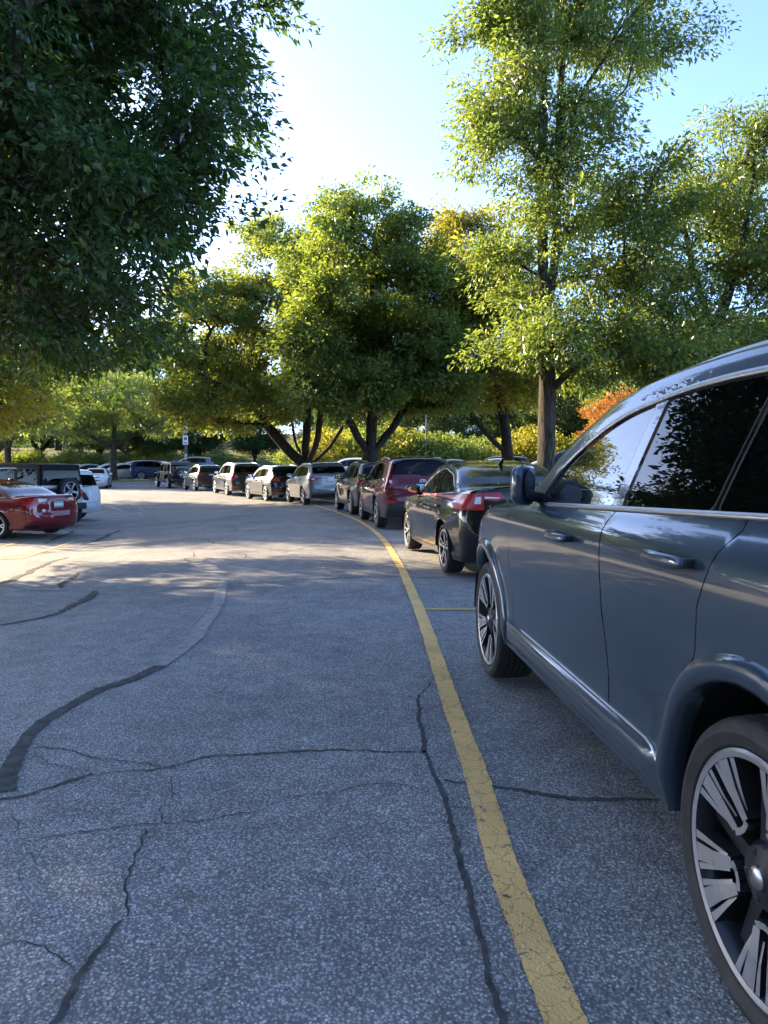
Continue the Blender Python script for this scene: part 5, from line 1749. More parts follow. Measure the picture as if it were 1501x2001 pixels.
suv('parked_suv', 'tall dark grey SUV with the sun glinting on its rear corner', 'car', (.035, .036, .038), 1.79, 4.95, 2.82, 1.99, 1.12, 'five', .375, (-8.6, 39.0), 26, tail_plain, rails='satin', plate_pos=.95, metal=.5, front_oh=.98)
suv('parked_suv', 'small dark taupe SUV between the dark grey SUV and the black off-roader', 'car', (.03, .029, .027), 1.66, 4.50, 2.67, 1.85, 1.06, 'y', .35, (-12.0, 45.2), 28, tail_bmw, clad=.46, rails='satin', plate_pos=.98, metal=.5)

def red_sedan():
    H, bz = 1.45, .93
    xf, xr = 2.36, -2.52
    keys = sedan_keys(xf, xr, H, 1.10, .20, .86, -1.0, -1.86, 1.045, 1.075)
    sp = dict(wb=2.83, wr=.338, ra=.385, W=.93, keys=keys, sub=5, nc=9, xf=xf, xr=xr, g=.11,
              prof=[(.15, .91), (.26, .945), (.36, .96), (.50, .98), (.66, 1.0), (.80, .992), (.88, .965), (.94, .925), (1.30, .70), (1.5, .60)],
              taper=(1.1, .13, 2.0, -1.3, .12, 2.0), flare=.014, belt=(bz, .045, .6), dlo_front=1.05, dlo_end=(-1.62, .7),
              pillars=[(-.25, -.12, .08), (-1.18, -.38, .035)], door_z=.27, door_front=.92, door_rear=(-1.30, -.3), rear_cut=[(-1.2, .78)], arch_th=58,
              frame=.045, ws=(7, 9), rg=(13, 15), rg_cols=2, gap=.006, glass=('glass', 'glass'), rg_glass='glass', head_z=.62, seat_x=-.35, dash=.5, floor_z=.18)
    body = paint('red_paint', (.15, .007, .013), .25, .3, .10)
    c = Car('parked_sedan', 'shiny dark red sedan with its tail towards the lane', 'car', sp, body, 'cars parked nose in beside the lane')
    c.build()
    for sg in (1, -1):
        y = lambda v: sg * v
        c.patch('tail_light', [(y(.915), .90), (y(.80), .985), (y(.58), 1.0), (y(.57), .90), (y(.66), .855), (y(.82), .84)], 'rear', .014, M['lens_red'], g=.06)
        c.patch('tail_light_inner', [(y(.565), .905), (y(.57), .995), (y(.33), .985), (y(.36), .93)], 'rear', .012, M['lens_white'], g=.06)
        c.handle(-.12, .84, c.doors[(sg, 0)], sg, .21); c.handle(-1.05, .86, c.doors[(sg, 1)], sg, .21)
        c.side_sweep('waist_strip', [(x, float(c.belt(x)) - .004) for x in np.linspace(.6, -1.6, 30)], .008, .005, .003, M['satin'], sides=(sg,))
        c.patch('exhaust_outlet', [(y(.82), .27), (y(.80), .34), (y(.56), .34), (y(.56), .27)], 'rear', .012, M['black_gloss'], g=.08)
        c.side_mirror(.55, .97, (.10, .11, .068), body, out=.12, sides=(sg,))
    c.line('boot_seam', [(.57, 1.06), (.57, .86), (.50, .73), (0, .70), (-.50, .73), (-.57, .86), (-.57, 1.06)], 'rear', .008, .0015, M['gap'])
    c.patch('bumper_insert', [(.80, .21), (.70, .27), (-.70, .27), (-.80, .21)], 'rear', .008, M['black_plastic'], g=.12)
    h = c.hit('rear', .42, .72)
    c.patch('oval_sticker', ellipse(.45, .705, .05, .032, 18), 'rear', .002, M['plate'], g=.05)
    hh = c.hit('rear', 0, .98)
    mb = MB()
    for a in (-1, 1): mb.tube([(0, a * .036, .03), (0, a * .026, -.03)], .006, 6)
    mb.tube([(0, -.03, 0), (0, .03, 0)], .006, 6)
    o = mb.build('emblem', M['badge'], c.root); o.location = (hh[0][0] - .008, 0, .975)
    p = plate(c, 0, .835, mat=M['plate'])
    q = MB(); q.box((-.0036, 0, -.052), (.001, .29, .035)); q.box((-.0036, 0, .055), (.001, .29, .025)); q.build('plate_band', M['plate_green'], p)
    mb = MB()
    V, F = superell(.09, .022, .035, .8, .8, 12, 8)
    mb.add([(a - .95 - .25 * (cc > 0) * 0, b, cc + 1.455) for a, b, cc in V], F)
    mb.build('roof_antenna', body, c.root)
    c.wheels(W_['five_pair'], .91)
    place(c, -9.5, 17.5, 70, yo=.91)
red_sedan()

def boxy(name, label, body_col, roof_mat, spare_face, x, y, heading, wleft, group, flare_mat):
    """an upright off-roader: flat panels, hard top, separate wings, spare wheel on the tailgate"""
    H, bz, wb, W = 1.90, 1.22, 2.95, 1.60
    xf, xr = 2.02, -2.02
    keys = [
        (xf - .05, .46, xf - .12, .46, 5), (xf, .62, xf - .1, .62, 6), (xf, .85, xf - .08, .85, 6), (xf - .02, 1.10, xf - .10, 1.08, 6),
        (xf - .08, 1.16, xf - .14, 1.12, 6), (xf - .3, 1.185, xf - .34, 1.14, 6), (1.2, 1.21, 1.2, 1.165, 6),
        (.92, 1.235, .88, 1.19, 8), (.78, 1.47, .74, 1.45, 8), (.62, 1.755, .56, 1.71, 8), (.48, 1.825, .46, 1.755, 7), (-.5, H, -.5, H - .075, 7),
        (xr + .25, H - .02, xr + .28, H - .09, 7), (xr + .05, H - .05, xr + .12, H - .11, 7), (xr + .03, H - .12, xr + .11, H - .17, 7),
        (xr, bz + .02, xr + .08, bz + .02, 7), (xr - .005, 1.0, xr + .07, 1.0, 7), (xr - .005, .8, xr + .07, .8, 7), (xr, .62, xr + .07, .62, 7), (xr + .03, .5, xr + .1, .5, 6)]
    body = paint(name + '_paint_' + str(len(bpy.data.materials)), body_col, .1, .35, .2)
    sp = dict(wb=wb, wr=.41, ra=.50, W=W / 2, keys=keys, sub=4, nc=6, xf=xf, xr=xr, g=.14,
              prof=[(.4, .98), (.6, 1.0), (.9, 1.0), (1.15, 1.0), (1.21, .985), (1.3, .98), (1.75, .945), (1.9, .93)], taper=(1.0, .12, 1.0, -1.8, .01, 2.0), flare=0,
              belt=(bz, 0, 0), dlo_front=.86, dlo_end=(-1.84, .03), pillars=[(-.28, .0, .10), (-1.02, .0, .12)], door_z=.56, door_front=.84, door_rear=(-1.06, 0), arch_th=50, frame=.10, head=.04,
              ws=(7, 9), rg=(14, 15), gap=.008, glass=('glass_dark', 'glass_dark'), rg_glass='glass_dark', cabin=True, seat_x=-.15, dash=.55, floor_z=.45, head_z=.9, roof_mat=roof_mat, roof_keys=(9, 15), pillar_mat=roof_mat, dlo_round=.05, roof_side=(-.25, 1.235))
    c = Car(name, label, 'off-roader', sp, body, group)
    c.build()
    for sg in (1, -1):
        for xc in (wb / 2, -wb / 2):
            mb = MB()
            pr = [(-.62, .82), (-.50, 1.0), (-.34, 1.07), (.36, 1.07), (.54, .98), (.66, .74)]
            pts = catmull(np.array([(a, b, a, b) for a, b in pr]), 5)[0][:, :2]
            V, F = [], []
            for a, b in pts:
                for yy, zz in ((W / 2 - .05, .0), (W / 2 + .12, 0.0), (W / 2 + .15, -.02), (W / 2 + .15, -.07), (W / 2 + .13, -.07), (W / 2 - .05, -.05)):
                    V.append((xc + a, sg * yy, b + zz))
            for i in range(len(pts) - 1):
                for j in range(5): F.append([i * 6 + j, i * 6 + j + 1, (i + 1) * 6 + j + 1, (i + 1) * 6 + j])
            mk('wheel_flare', np.array(V), F, flare_mat, c.root); 
        mb = MB(); mb.box((xr - .02, sg * .68, .98), (.09, .14, .22), bev=.015); mb.build('tail_light', M['lens_red'], c.root)
        mb = MB(); mb.tube([(.9, sg * .84, .50), (-.9, sg * .84, .50)], .05, 8); mb.build('side_step', M['black_plastic'], c.root)
        c.handle(-.12, 1.08, c.doors[(sg, 0)], sg, .18, M['black_plastic']); c.handle(-.86, 1.08, c.doors[(sg, 1)], sg, .18, M['black_plastic'])
        c.side_mirror(.70, 1.25, (.07, .12, .10), M['black_plastic'], out=.16, sides=(sg,))
    mb = MB(); mb.box((xr - .10, 0, .60), (.20, 1.50, .20), bev=.04); mb.build('rear_bumper', M['black_plastic'], c.root)
    mb = MB(); mb.box((xf + .10, 0, .62), (.22, 1.62, .22), bev=.04); mb.build('front_bumper', M['black_plastic'], c.root)
    mb = MB(); mb.box((xr - .06, 0, 1.05), (.12, .24, .24), bev=.03); mb.build('spare_carrier', M['black_plastic'], c.root)
    sw = copy_tree(W_['jeep'], c.root); sw.name = 'spare_wheel'
    sw.location = (xr - .34, 0, 1.07); sw.rotation_euler = (0, .4, R(90)); sw.scale = (.95, .95, .95)
    c.wheels(W_['jeep'], W / 2 + .12)
    place(c, x, y, heading, wleft, yo=W / 2 + .12)
    return c
boxy('white_offroader', 'white off-roader with black hard top and spare wheel on its tailgate', (.62, .63, .64), plain('black_hard_top', (.006, .006, .007), .55, spec=.15), None, -9.75, 22.4, 69, False, 'cars parked nose in beside the lane', M['black_plastic'])
boxy('dark_offroader', 'dark boxy off-roader at the far end of the curving row of cars', (.02, .022, .022), plain('grey_hard_top', (.03, .03, .032), .5), None, -15.5, 51.2, 32, True, 'cars parked along the curved yellow line', M['black_plastic'])

def van_tail(xr, w):
    return [('rear', [(w * .97, .95), (w * .93, 1.35), (w * .86, 1.36), (w * .84, .97)], 'lens_red', .012)]
suv('parked_minivan', 'white minivan with tinted windows beside the white off-roader', 'minivan', (.66, .67, .68), 1.75, 5.1, 3.0, 1.98, 1.02, 'y', .35, (-10.6, 24.95), 70, van_tail, rails=None, plate_pos=.85,
    pill=(-.20, -1.15), end=(-2.10, .35), hz=.98, metal=0, group='cars parked nose in beside the lane', wleft=False, front_oh=.95, roof=.78)

# ---- cars in the two lots behind: three shapes, many colours
def lot_proto(kind):
    if kind == 'sedan':
        xf, xr, H, bz, wb, W = 2.3, -2.4, 1.45, .93, 2.8, 1.84
        keys = sedan_keys(xf, xr, H, 1.05, .18, .87, -1.0, -1.8, 1.04, 1.07); prof = [(.15, .91), (.3, .95), (.5, .985), (.66, 1.0), (.82, .99), (.94, .93), (1.30, .71), (1.5, .6)]
        rg = (13, 15); end = (-1.55, .6)
    else:
        xf, xr, H, bz, wb, W = 2.25, -2.4, 1.68, 1.06, 2.75, 1.87
        keys = suv_keys(xf, xr, H, .95, .08, .99, -2.1, -2.32, 1.10); prof = SUV_PROF(H, bz); rg = (14, 15); end = (-1.9, .5)
    sp = dict(wb=wb, wr=.34, ra=.39, W=W / 2, keys=keys, sub=3, nc=5, xf=xf, xr=xr, g=.25, prof=prof, taper=(1.05, .12, 2.0, -1.3, .11, 2.0), flare=.01, belt=(bz, .04, .5),
              dlo_front=1.0, dlo_end=end, pillars=[(-.3, -.1, .09), (-1.2, -.25, .06)], door_z=.32, door_front=.85, door_rear=(-1.28, -.25), arch_th=55, ws=(7, 9), rg=rg, gap=.008,
              glass=('glass_dark', 'glass_dark'), cabin=False, head_z=.72, floor_z=.22, opaque=True)
    body = paint('lot_paint_' + kind, (.6, .6, .6), .2, .35, .1)
    c = Car('lot_' + kind, 'x', 'car', sp, body)
    c.build()
    w = W / 2
    for sg in (1, -1):
        for view, poly, mt, off in tail_bmw(xr, w): c.patch('tail_light', [(sg * a, b - (.08 if kind == 'sedan' else 0)) for a, b in poly], view, off, M[mt], g=.2)
        c.side_mirror(.55, bz + .03, (.09, .11, .075), body, sides=(sg,))
    c.wheels(W_['ten'], w - .02)
    c.body_mat = body
    return c
LOTP = {'sedan': lot_proto('sedan'), 'suv': lot_proto('suv')}
LOTM = {}
def lot_mat(col, metal=.2):
    if col not in LOTM: LOTM[col] = paint('lot_paint_%d' % len(LOTM), col, metal, .35, .1)
    return LOTM[col]
def lot_car(kind, col, x, y, heading, label, group, first=[]):
    p = LOTP[kind]
    r = copy_tree(p.root)
    def paint_over(o):
        if o.type == 'MESH':
            for s_ in o.material_slots:
                if s_.material == p.body_mat:
                    s_.link = 'OBJECT'; s_.material = lot_mat(col)
        for ch in o.children: paint_over(ch)
    paint_over(r)
    r.name = 'parked_' + kind
    r['label'] = label; r['category'] = 'car'; r['group'] = group
    r.location = (x, y, gzf(x, y) + .02); r.rotation_euler = (0, 0, R(90 + heading))
    return r
silver, white, grey, blk, navy, red, tan_ = (.42, .43, .44), (.68, .69, .70), (.14, .145, .15), (.012, .012, .014), (.018, .032, .085), (.2, .01, .015), (.3, .27, .22)
GL = 'cars in the lot beyond the grass island'
for i, (k, col, x, y, h, lb) in enumerate([
    ('sedan', white, -20.9, 52.2, 197, 'white sedan showing its nose beside the minivan'),
    ('suv', navy, -19.6, 62.5, -78, 'dark blue SUV with red tail lamp beyond the grass island'),
    ('sedan', silver, -23.3, 63.2, 118, 'pale silver sedan just behind the island tree trunk'),
    ('suv', white, -22.2, 66.0, 118, 'white SUV showing its grille past the island trunk'),
    ('sedan', silver, -25.4, 65.6, 118, 'silver sedan with a sloping windscreen by the island trunk, second in its row'),
    ('suv', silver, -24.6, 69.0, 118, 'silver SUV in the middle of the far packed row'),
    ('sedan', tan_, -28.0, 67.2, 118, 'beige sedan at the near end of the far packed row'),
    ('suv', blk, -27.2, 70.4, 118, 'black SUV in the far lot with a rounded roof'),
    ('sedan', white, -30.6, 69.8, 118, 'white sedan far off past the white minivan roof'),
    ('suv', blk, -23.4, 73.0, 118, 'black SUV in the last row before the lawn slope'),
    ('sedan', navy, -20.3, 70.6, 95, 'navy sedan parked before the lawn slope'),
    ('suv', grey, -18.2, 66.5, 95, 'grey SUV peeking over the dark off-roader'),
    ('sedan', grey, -33.5, 71.5, 118, 'grey sedan at the outer end of the far lot')]):
    lot_car(k, col, x, y, h, lb, GL)
GR = 'cars in the lot behind the verge trees'
for i, (k, col, x, y, h, lb) in enumerate([
    ('suv', navy, 6.6, 26.2, 80, 'navy SUV just behind the tall straight trunk'),
    ('suv', white, 8.3, 30.5, 80, 'white SUV behind the navy one past the trunk'),
    ('sedan', blk, 9.6, 35.5, 80, 'black sedan behind the white SUV past the trunk'),
    ('sedan', silver, 5.6, 37.0, 80, 'silver sedan seen over the black sedan roof'),
    ('sedan', grey, 3.6, 40.5, 80, 'grey sedan seen over the black sedan roof near the small fork trunk'),
    ('suv', blk, 6.4, 43.0, 80, 'black SUV in the rear of the lot before the hedge'),
    ('sedan', white, 2.7, 45.0, 80, 'white sedan seen past the dark red SUV roof'),
    ('suv', white, -2.6, 50.0, 70, 'small white SUV seen between the two forked trees'),
    ('sedan', silver, -.4, 52.0, 75, 'silver sedan mostly hidden by the dark red SUV'),
    ('sedan', white, 9.8, 45.5, 80, 'white sedan at the hedge behind the tall trunk'),
    ('suv', silver, 12.6, 39.5, 80, 'silver SUV at the outer end of the lot behind the verge')]):
    lot_car(k, col, x, y, h, lb, GR)
def drop(o):
    for ch in list(o.children): drop(ch)
    bpy.data.objects.remove(o)
for p in LOTP.values(): drop(p.root)
for w in W_.values(): drop(w)
# ------------------------------------------------------------------ trees and shrubs
T = Tree
# the big tree overhanging the lane
big = T(11, [[(-.3, 0, -.2), (-.1, .1, 2.2), (.2, .1, 4.5), (.3, .2, 8), (.2, .1, 12)], [(.1, .1, 2.6), (2.2, -.6, 4.6), (4.4, -1.2, 6.4)], [(.1, .1, 3.0), (1.6, .8, 4.0), (3.6, 1.6, 4.6)]],
        [(.3, .2, 9.6, 6.0, 6.0, 4.8), (2.4, -.6, 5.7, 3.2, 3.2, 1.7), (5.5, -.6, 7.7, 2.0, 2.8, 2.7), (4.7, -.4, 5.0, 2.0, 2.3, 1.3), (6.2, 0, 10.6, 1.9, 2.2, 2.0), (3.2, -1.5, 8.0, 2.4, 2.4, 2.6), (2.6, 1.7, 4.0, 1.8, 1.2, .8), (4.6, 1.3, 4.3, 1.2, 1.0, .7), (.4, 2.0, 3.8, 1.6, 1.2, .8), (-2, 1, 6.4, 4.5, 4.5, 2.3)], boughs=350, per=12, leaves=74, leaf=.125, ratio=.50, spread=.44, cl_r=.25, droop=.4, trunk_r=.34, shell=.45)
plant('overhanging_tree', 'big dark green tree overhanging the lane from the side of the red sedan', 'tree', big.meshes('big', M['leaf_dark'], M['bark']), -9.9, 12.6)
mapA = T(23, [[(0, 0, -.2), (0, 0, 1.4), (-.1, .1, 2.6), (.2, 0, 6), (.3, 0, 11)], [(0, 0, 1.5), (-1.6, .1, 3.2), (-3.2, -.3, 5.6)], [(0, 0, 1.5), (1.5, -.2, 3.0), (2.7, -.4, 5.5)], [(0, 0, 1.7), (-.8, .7, 3.5), (-1.2, 1.2, 8)], [(0, 0, 1.6), (.7, -.7, 3.6), (1.0, -.9, 8)]],
         [(-1.0, 0, 10.2, 3.0, 2.8, 3.5), (1.6, .4, 9.8, 2.8, 2.8, 3.5), (-4.3, -.8, 7.9, 3.0, 3.0, 3.3), (2.2, -.4, 6.8, 2.8, 2.8, 2.4), (-3.6, -1.4, 4.6, 3.5, 2.4, 1.3), (2.6, -1.6, 4.5, 2.4, 1.8, .8), (-2.2, .3, 13.2, .7, .7, 1.5), (.9, .2, 13.0, .8, .8, 1.3), (-5.6, -.5, 9.4, 1.1, 1.1, 1.2)], boughs=245, per=10, leaves=66, leaf=.145, ratio=.62, spread=.46, cl_r=.27, droop=.3, trunk_r=.40, shell=.55)
mA = mapA.meshes('mapleA', M['leaf_maple'], M['bark'])
plant('forked_maple', 'broad forked maple with yellowing leaves behind the silver beige SUV', 'tree', mA, -3.9, 36.3, 0, 1.0, 'forked maples on the verge')
mapB = T(31, [[(0, 0, -.2), (0, 0, 1.8), (.05, .1, 3.0), (0, 0, 7), (.1, 0, 11)], [(0, 0, 1.9), (-.9, .1, 3.4), (-2.0, 0, 6.2)], [(0, 0, 2.0), (1.1, -.1, 3.4), (2.3, -.2, 5.8)], [(0, 0, 2.2), (.3, .8, 4.2), (.4, 1.4, 8)]],
         [(-.4, 0, 9.2, 2.8, 2.8, 3.5), (1.6, .2, 8.0, 2.3, 2.5, 3.0), (1.9, -.6, 5.2, 2.3, 2.3, 1.6), (-1.2, -1.6, 4.5, 2.2, 1.6, .8), (-2.0, 0, 6.0, 2.0, 2.2, 2.0), (.9, 0, 11.4, .8, .8, 1.4), (-.9, .1, 12.0, .7, .7, 1.2)], boughs=195, per=10, leaves=68, leaf=.14, ratio=.60, spread=.45, cl_r=.26, droop=.3, trunk_r=.36, shell=.5)
mB = mapB.meshes('mapleB', M['leaf_mid'], M['bark'])
plant('forked_maple', 'round forked maple with darker leaves rising behind the dark red SUV', 'tree', mB, -.55, 30.2, .3, 1.0, 'forked maples on the verge')
tall = T(47, [[(0, 0, -.2), (.03, 0, 2.5), (-.05, 0, 5.2), (-.18, 0, 8.5), (-.22, 0, 11.5), (-.2, .1, 15.5)], [(-.05, 0, 5.6), (.2, .05, 7.4), (.24, .1, 10), (.4, .2, 13), (.9, .2, 15)], [(0, 0, 3.4), (.8, -.1, 4.2), (2.2, -.3, 4.9)], [(.22, .05, 10.2), (1.1, .1, 12.0), (2.5, .1, 13.8)]],
         [(-1.1, 0, 12.6, 1.6, 2.0, 2.3), (-1.5, 0, 10.6, 1.0, 1.4, 1.1), (1.9, 0, 13.6, 2.2, 2.0, 1.7), (.2, 0, 15.4, 2.2, 2.1, 2.0), (1.1, .2, 10.4, 1.2, 1.5, 1.4), (1.5, 0, 8.2, 1.4, 1.6, 1.3), (2.6, 0, 8.9, 1.3, 1.4, 1.0), (-.2, -.6, 9.6, 1.0, 1.0, 1.2), (-.9, -.3, 7.2, .9, 1, .9), (.3, -1.0, 7.0, .8, .6, .9, .8), (2.1, 0, 6.6, 1.5, 1.6, 1.0), (-.7, -.4, 8.6, .7, 1.0, .8, .6), (-.8, -1.2, 4.8, 1.6, 1.5, .9), (2.1, -.6, 4.5, 2.6, 1.8, 1.0), (3.8, 0, 5.6, 1.3, 1.2, .8, .7), (-.6, 0, 6.3, .9, 1.0, .7, .6)],
         boughs=235, per=10, leaves=46, leaf=.13, ratio=.42, spread=.40, cl_r=.23, droop=.5, trunk_r=.24, shell=.35)
plant('tall_oak', 'tall straight oak with double stem rising behind the black sedan', 'tree', tall.meshes('tall', M['leaf_mid'], M['bark_grey']), 4.55, 20.2)
t5 = T(53, [[(0, 0, -.2), (0, 0, 1.8), (-.3, 0, 4), (-1, 0, 8), (-1.3, 0, 11)], [(0, 0, 1.6), (-1.2, -.2, 2.8), (-2.4, -.4, 4.4)]],
       [(-1.6, 0, 10.4, 1.9, 2.0, 2.6), (-.2, .3, 8.2, 2.4, 2.4, 2.2), (-3.0, 0, 7.8, 2.0, 2, 2.6), (-.8, -.5, 5.0, 3.2, 2.6, 1.5), (-.4, 0, 12.6, .7, .7, 1.0)], boughs=155, per=10, leaves=60, leaf=.145, ratio=.45, spread=.46, cl_r=.27, droop=.4, trunk_r=.26, shell=.45)
m5 = t5.meshes('oakC', M['leaf_yellow'], M['bark'])
plant('yellowing_oak', 'yellowing oak standing behind and between the tall oak and the dark maple', 'tree', m5, 5.5, 32.0)
t6 = T(61, [[(-1.2, .5, -.2), (-1.0, .4, 2.5), (-.4, .2, 5), (.3, 0, 8), (.6, 0, 11)], [(-.9, .4, 3), (-2.4, .4, 4.3), (-4, .3, 5.0)], [(-.4, .2, 5), (-1.2, 0, 7), (-1.7, 0, 9.5)], [(-.8, .3, 3.5), (1.8, .2, 5), (3.5, 0, 5.8)]],
       [(1.2, 0, 9.2, 3.2, 3, 3.3), (-1.3, 0, 8.6, 1.2, 1.4, 2.6), (-2.1, 0, 7.0, 1.4, 1.4, 1.3), (-1.6, .4, 5.0, 3.2, 1.9, .95), (3, 0, 5.9, 3, 2.4, 1.3)], boughs=150, per=9, leaves=50, leaf=.135, ratio=.42, spread=.42, cl_r=.24, droop=.45, trunk_r=.24, shell=.4)
m6 = t6.meshes('oakD', M['leaf_mid'], M['bark_grey'])
plant('spreading_oak', 'spreading oak above the roof of the slate blue SUV', 'tree', m6, 10.3, 21.5)

# smaller kinds, each built once and set out many times
pale = T(71, [[(0, 0, -.2), (0, 0, 2.5), (.1, 0, 4.5), (0, 0, 8)], [(0, 0, 2.8), (-2, .1, 4.0), (-4, 0, 5)], [(0, 0, 3.0), (2.2, 0, 4.2), (4, .2, 5.2)]],
         [(0, 0, 6.6, 4.6, 4.2, 2.6), (-3, 0, 4.8, 3, 3, 1.2), (3.2, 0, 5.0, 3, 3, 1.3)], boughs=110, per=9, leaves=42, leaf=.20, ratio=.35, spread=.75, cl_r=.36, droop=.2, trunk_r=.26, shell=.5, flat=.5)
mp = pale.meshes('locust', M['leaf_pale'], M['bark'])
gen1 = T(83, [[(0, 0, -.2), (0, 0, 2.0), (.2, 0, 5), (0, 0, 9)], [(0, 0, 2.0), (-1.3, .2, 4), (-2, .2, 6)], [(0, 0, 2.2), (1.3, -.2, 4), (2.2, 0, 6)]],
         [(0, 0, 7.2, 4.2, 4.2, 4.0), (0, 0, 4.6, 3.6, 3.6, 1.6)], boughs=95, per=9, leaves=64, leaf=.18, ratio=.55, spread=.75, cl_r=.38, droop=.3, trunk_r=.3, shell=.55)
g_far = gen1.meshes('round_tree', M['leaf_far'], M['bark'])
g_mid = (g_far[0], g_far[1].copy()); g_mid[1].materials[0] = M['leaf_mid']
g_yel = (g_far[0], g_far[1].copy()); g_yel[1].materials[0] = M['leaf_yellow']
g_dark = (g_far[0], g_far[1].copy()); g_dark[1].materials[0] = M['leaf_dark']
g_org = (g_far[0], g_far[1].copy()); g_org[1].materials[0] = M['leaf_orange']
rt = random.Random(4)
LV = 'lawn side trees beyond the far lot'
plant('island_tree', 'pale spreading tree on the grass island with a dark slim trunk', 'tree', mp, -21.9, 58.2, .4, 1.0)
for (m_, x, y, s_, lb) in [
    (g_mid, -20.5, 37.0, 1.15, 'sunlit bushy tree behind the overhanging tree'),
    (g_yel, -18.5, 30.5, 1.1, 'yellow green tree beyond the white off-roader'),
    (mp, -33.5, 64, 1.0, 'pale spreading tree at the outer end of the far lot'),
    (mp, -27.5, 77, .95, 'pale spreading tree behind the packed silver cars'),
    (g_far, -40, 74, 1.1, 'green tree far out past the minivan')]:
    plant('lot_tree', lb, 'tree', m_, x, y, rt.uniform(0, 6), s_, 'trees around the far lot')
for (m_, x, y, s_) in [(g_dark, -25.0, 80, .9), (g_dark, -21.8, 84, .8), (g_dark, -15.5, 86, .85), (g_far, -7.5, 90, .9), (g_dark, -1.0, 94, 1.0), (g_yel, -29.5, 88, .9), (g_far, -34, 86, 1.1), (g_dark, -42, 88, 1.2)]:
    plant('slope_tree', 'dark trunked tree standing on the lawn slope', 'tree', m_, x, y, rt.uniform(0, 6), s_, LV)
plant('autumn_tree', 'small orange tree in autumn colour beside the slate blue SUV roof', 'tree', g_org, 15.0, 45.0, 1.0, .52)
for x, y, s_ in ((19, 50, 1.0), (25, 57, 1.1), (33, 60, 1.2), (17.5, 72, 1.1), (41, 72, 1.3), (28, 80, 1.2)):
    plant('hill_tree', 'leafy tree behind the spreading oak and the slate blue SUV', 'tree', rt.choice([g_far, g_mid]), x, y, rt.uniform(0, 6), s_, 'trees on the rise behind the spreading oak')
for x, y, s_ in ((-3.5, 71, .75), (3.5, 73, .8), (9.5, 70, .75), (14.5, 76, .85), (22, 70, .8)):
    plant('shade_tree', 'dark low tree standing just behind the sunlit hedge', 'tree', g_dark, x, y, rt.uniform(0, 6), s_, 'dark trees just behind the hedge')
plant('autumn_tree', 'large tree turning orange high behind the spreading oak', 'tree', g_org, 27.5, 62, 2.2, 1.25)
for x, y, s_ in ((-22, -26, 1.8), (-12, -32, 1.7), (-3, -30, 1.1), (6, -34, 1.1), (15, -28, 1.0), (24, -32, 1.2), (-33, -14, 1.7), (-27, 11.5, 1.3), (-34, 15, 1.5), (-30, 3, 1.3), (-34, -30, 1.9)):
    plant('lane_tree', 'leafy tree on the near side of the lot, mirrored in the cars', 'tree', g_mid, x, y, rt.uniform(0, 6), s_, 'trees on the near side of the lot')
WD = 'woodland trees on the hill behind'
k = 0
for row, (y0, n, sp_) in enumerate(((112, 20, 11), (140, 22, 12), (172, 22, 15))):
    for i in range(n):
        x = (i - n / 2) * sp_ + rt.uniform(-4, 4); y = y0 + rt.uniform(-8, 8)
        m_ = rt.choice([g_far, g_far, g_mid, g_yel, g_dark])
        plant('woodland_tree', 'leafy tree of the wood on the hill behind the lots', 'tree', m_, x, y, rt.uniform(0, 6), rt.uniform(1.1, 1.7), WD)
bush = T(97, [[(0, 0, -.1), (0, 0, .8), (.1, 0, 1.6)]], [(0, 0, 1.7, 2.0, 1.6, 1.3)], boughs=30, per=8, leaves=36, leaf=.17, ratio=.5, spread=.45, cl_r=.28, droop=.1, trunk_r=.06, shell=.4)
b_y = bush.meshes('bush', M['leaf_yellow'], M['bark']); b_g = (b_y[0], b_y[1].copy()); b_g[1].materials[0] = M['leaf_mid']
b_p = (b_y[0], b_y[1].copy()); b_p[1].materials[0] = M['leaf_pale']
for i in range(20):
    x = -6 + i * 2.3 + rt.uniform(-.6, .6)
    plant('shrub', 'yellow green shrub of the sunlit hedge behind the lots', 'shrub', rt.choice([b_y, b_g, b_p, b_g]), x, 57 + .35 * i + rt.uniform(-1.5, 1.5), rt.uniform(0, 6), rt.uniform(.9, 1.45), 'sunlit hedge shrubs behind the lot', trunk='stem', crown='foliage')
for i in range(16):  # shrub row out of view, added to darken what the car windows mirror
    plant('shrub', 'tall unseen shrub added on the near side to darken the car window reflections', 'shrub', rt.choice([b_g, b_p]), -64 + i * 5.4 + rt.uniform(-1, 1), -30 + rt.uniform(-3, 3), rt.uniform(0, 6), rt.uniform(1.9, 2.5), 'unseen shrubs added to darken the car window reflections', trunk='stem', crown='foliage')
for i in range(12):
    x = -44 + i * 2.6 + rt.uniform(-.6, .6)
    plant('shrub', 'low shrub at the foot of the lawn slope', 'shrub', rt.choice([b_y, b_p, b_g]), x, 79 + rt.uniform(-1, 1), rt.uniform(0, 6), rt.uniform(.6, 1.0), 'shrubs at the foot of the lawn slope', trunk='stem', crown='foliage')

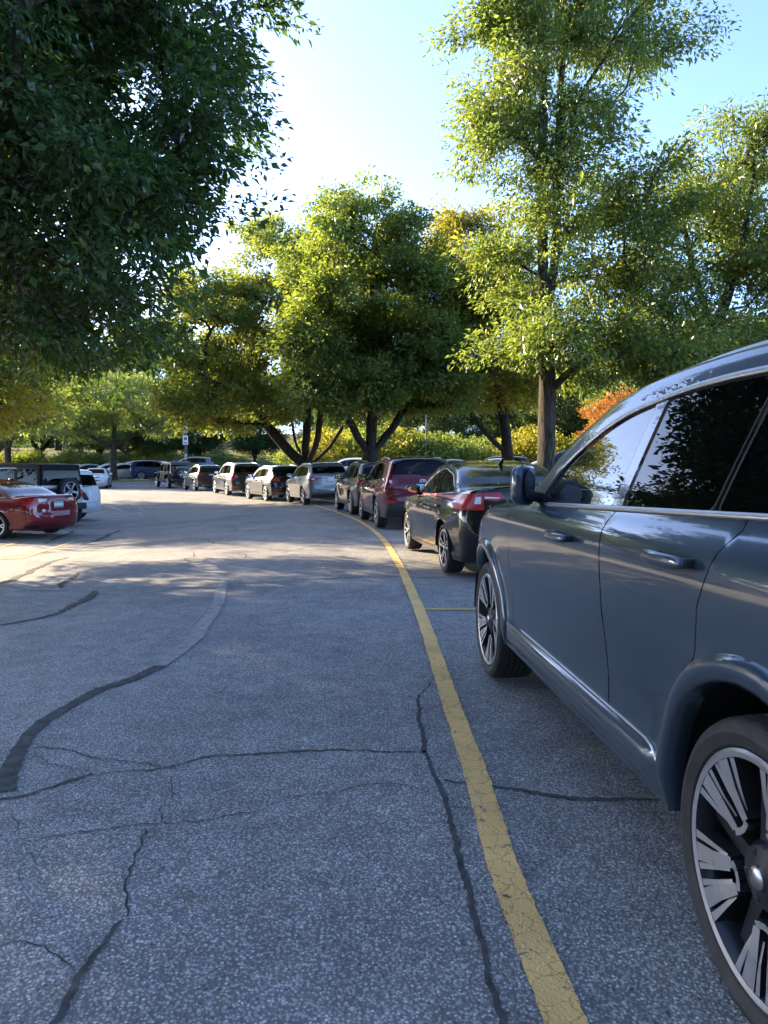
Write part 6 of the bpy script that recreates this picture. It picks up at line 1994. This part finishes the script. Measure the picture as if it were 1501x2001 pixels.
# ------------------------------------------------------------------ sign post, lamp post, fence
M['post_wood'] = plain('weathered_post', (.10, .085, .07), .85, noise=.3)
M['sign_white'] = plain('sign_white', (.72, .73, .74), .4)
M['sign_black'] = plain('sign_black', (.015, .015, .016), .5)
sx_, sy_ = -15.9, 57.6
r = empty('sign_post', (sx_, sy_, gzf(sx_, sy_) + .1))
tag(r, 'wooden post with white parking signs stacked on it above the dark off-roader', 'sign post')
mb = MB(); mb.tube([(0, .14, -.1), (0, .14, 4.45)], .11, 10); mb.build('post', M['post_wood'], r)
def panel(z, w, h, nm='sign_panel'):
    mb = MB(); mb.box((0, 0, z), (w, .012, h), bev=.003); return mb.build(nm, M['sign_white'], r)
p1 = panel(4.12, .36, .52); p2 = panel(3.30, .42, .74); p3 = panel(2.0, .16, .42)
mb = MB(); mb.box((0, -.008, 4.2), (.2, .004, .10)); mb.build('sign_print', M['sign_black'], p1)
mb = MB(); mb.box((0, -.008, 4.02), (.16, .004, .04)); mb.build('sign_print', M['sign_black'], p1)
mb = MB(); mb.lathe([(.001, -.009), (.13, -.009), (.13, -.004)], 24); q = mb.build('sign_disc', M['sign_black'], p2); q.location = (0, 0, 3.42)
text_mesh('sign_letter', 'C', .22, M['sign_white'], p2, (0, -.0105, 3.42), (R(90), 0, 0), .001)
mb = MB(); mb.box((0, -.008, 3.08), (.26, .004, .075)); mb.build('sign_bar', M['sign_black'], p2)
for i in range(3):
    mb = MB(); mb.box((0, -.008, 1.88 + i * .12), (.10, .004, .05)); mb.build('sign_print', M['sign_black'], p3)
r = empty('lamp_post', (3.3, 56, gzf(3.3, 56)))
tag(r, 'slim grey post standing in front of the sunlit hedge', 'post')
mb = MB(); mb.tube([(0, 0, -.1), (0, 0, 5.2)], [.09, .06], 10); mb.build('pole', M['post_wood'], r)
mb = MB(); mb.tube([(0, 0, -.05), (0, 0, .3)], [.2, .16], 12); mb.build('base', M['concrete'], r)
r = empty('wire_fence', (-22, 92, 0))
tag(r, 'thin post and wire fence crossing the lawn slope', 'fence')
pp = []
for i in range(11):
    x, y = -24 + i * 2.6, 92 + .3 * i; pp.append((x + 22, y - 92, gzf(x, y)))
for p in pp:
    mb = MB(); mb.tube([(p[0], p[1], p[2] - .2), (p[0], p[1], p[2] + 1.3)], .035, 6); mb.build('fence_post', M['post_wood'], r)
for h in (.5, .85, 1.2):
    mb = MB(); mb.tube([(p[0], p[1], p[2] + h) for p in pp], .008, 4); mb.build('fence_wire', M['satin'], r)
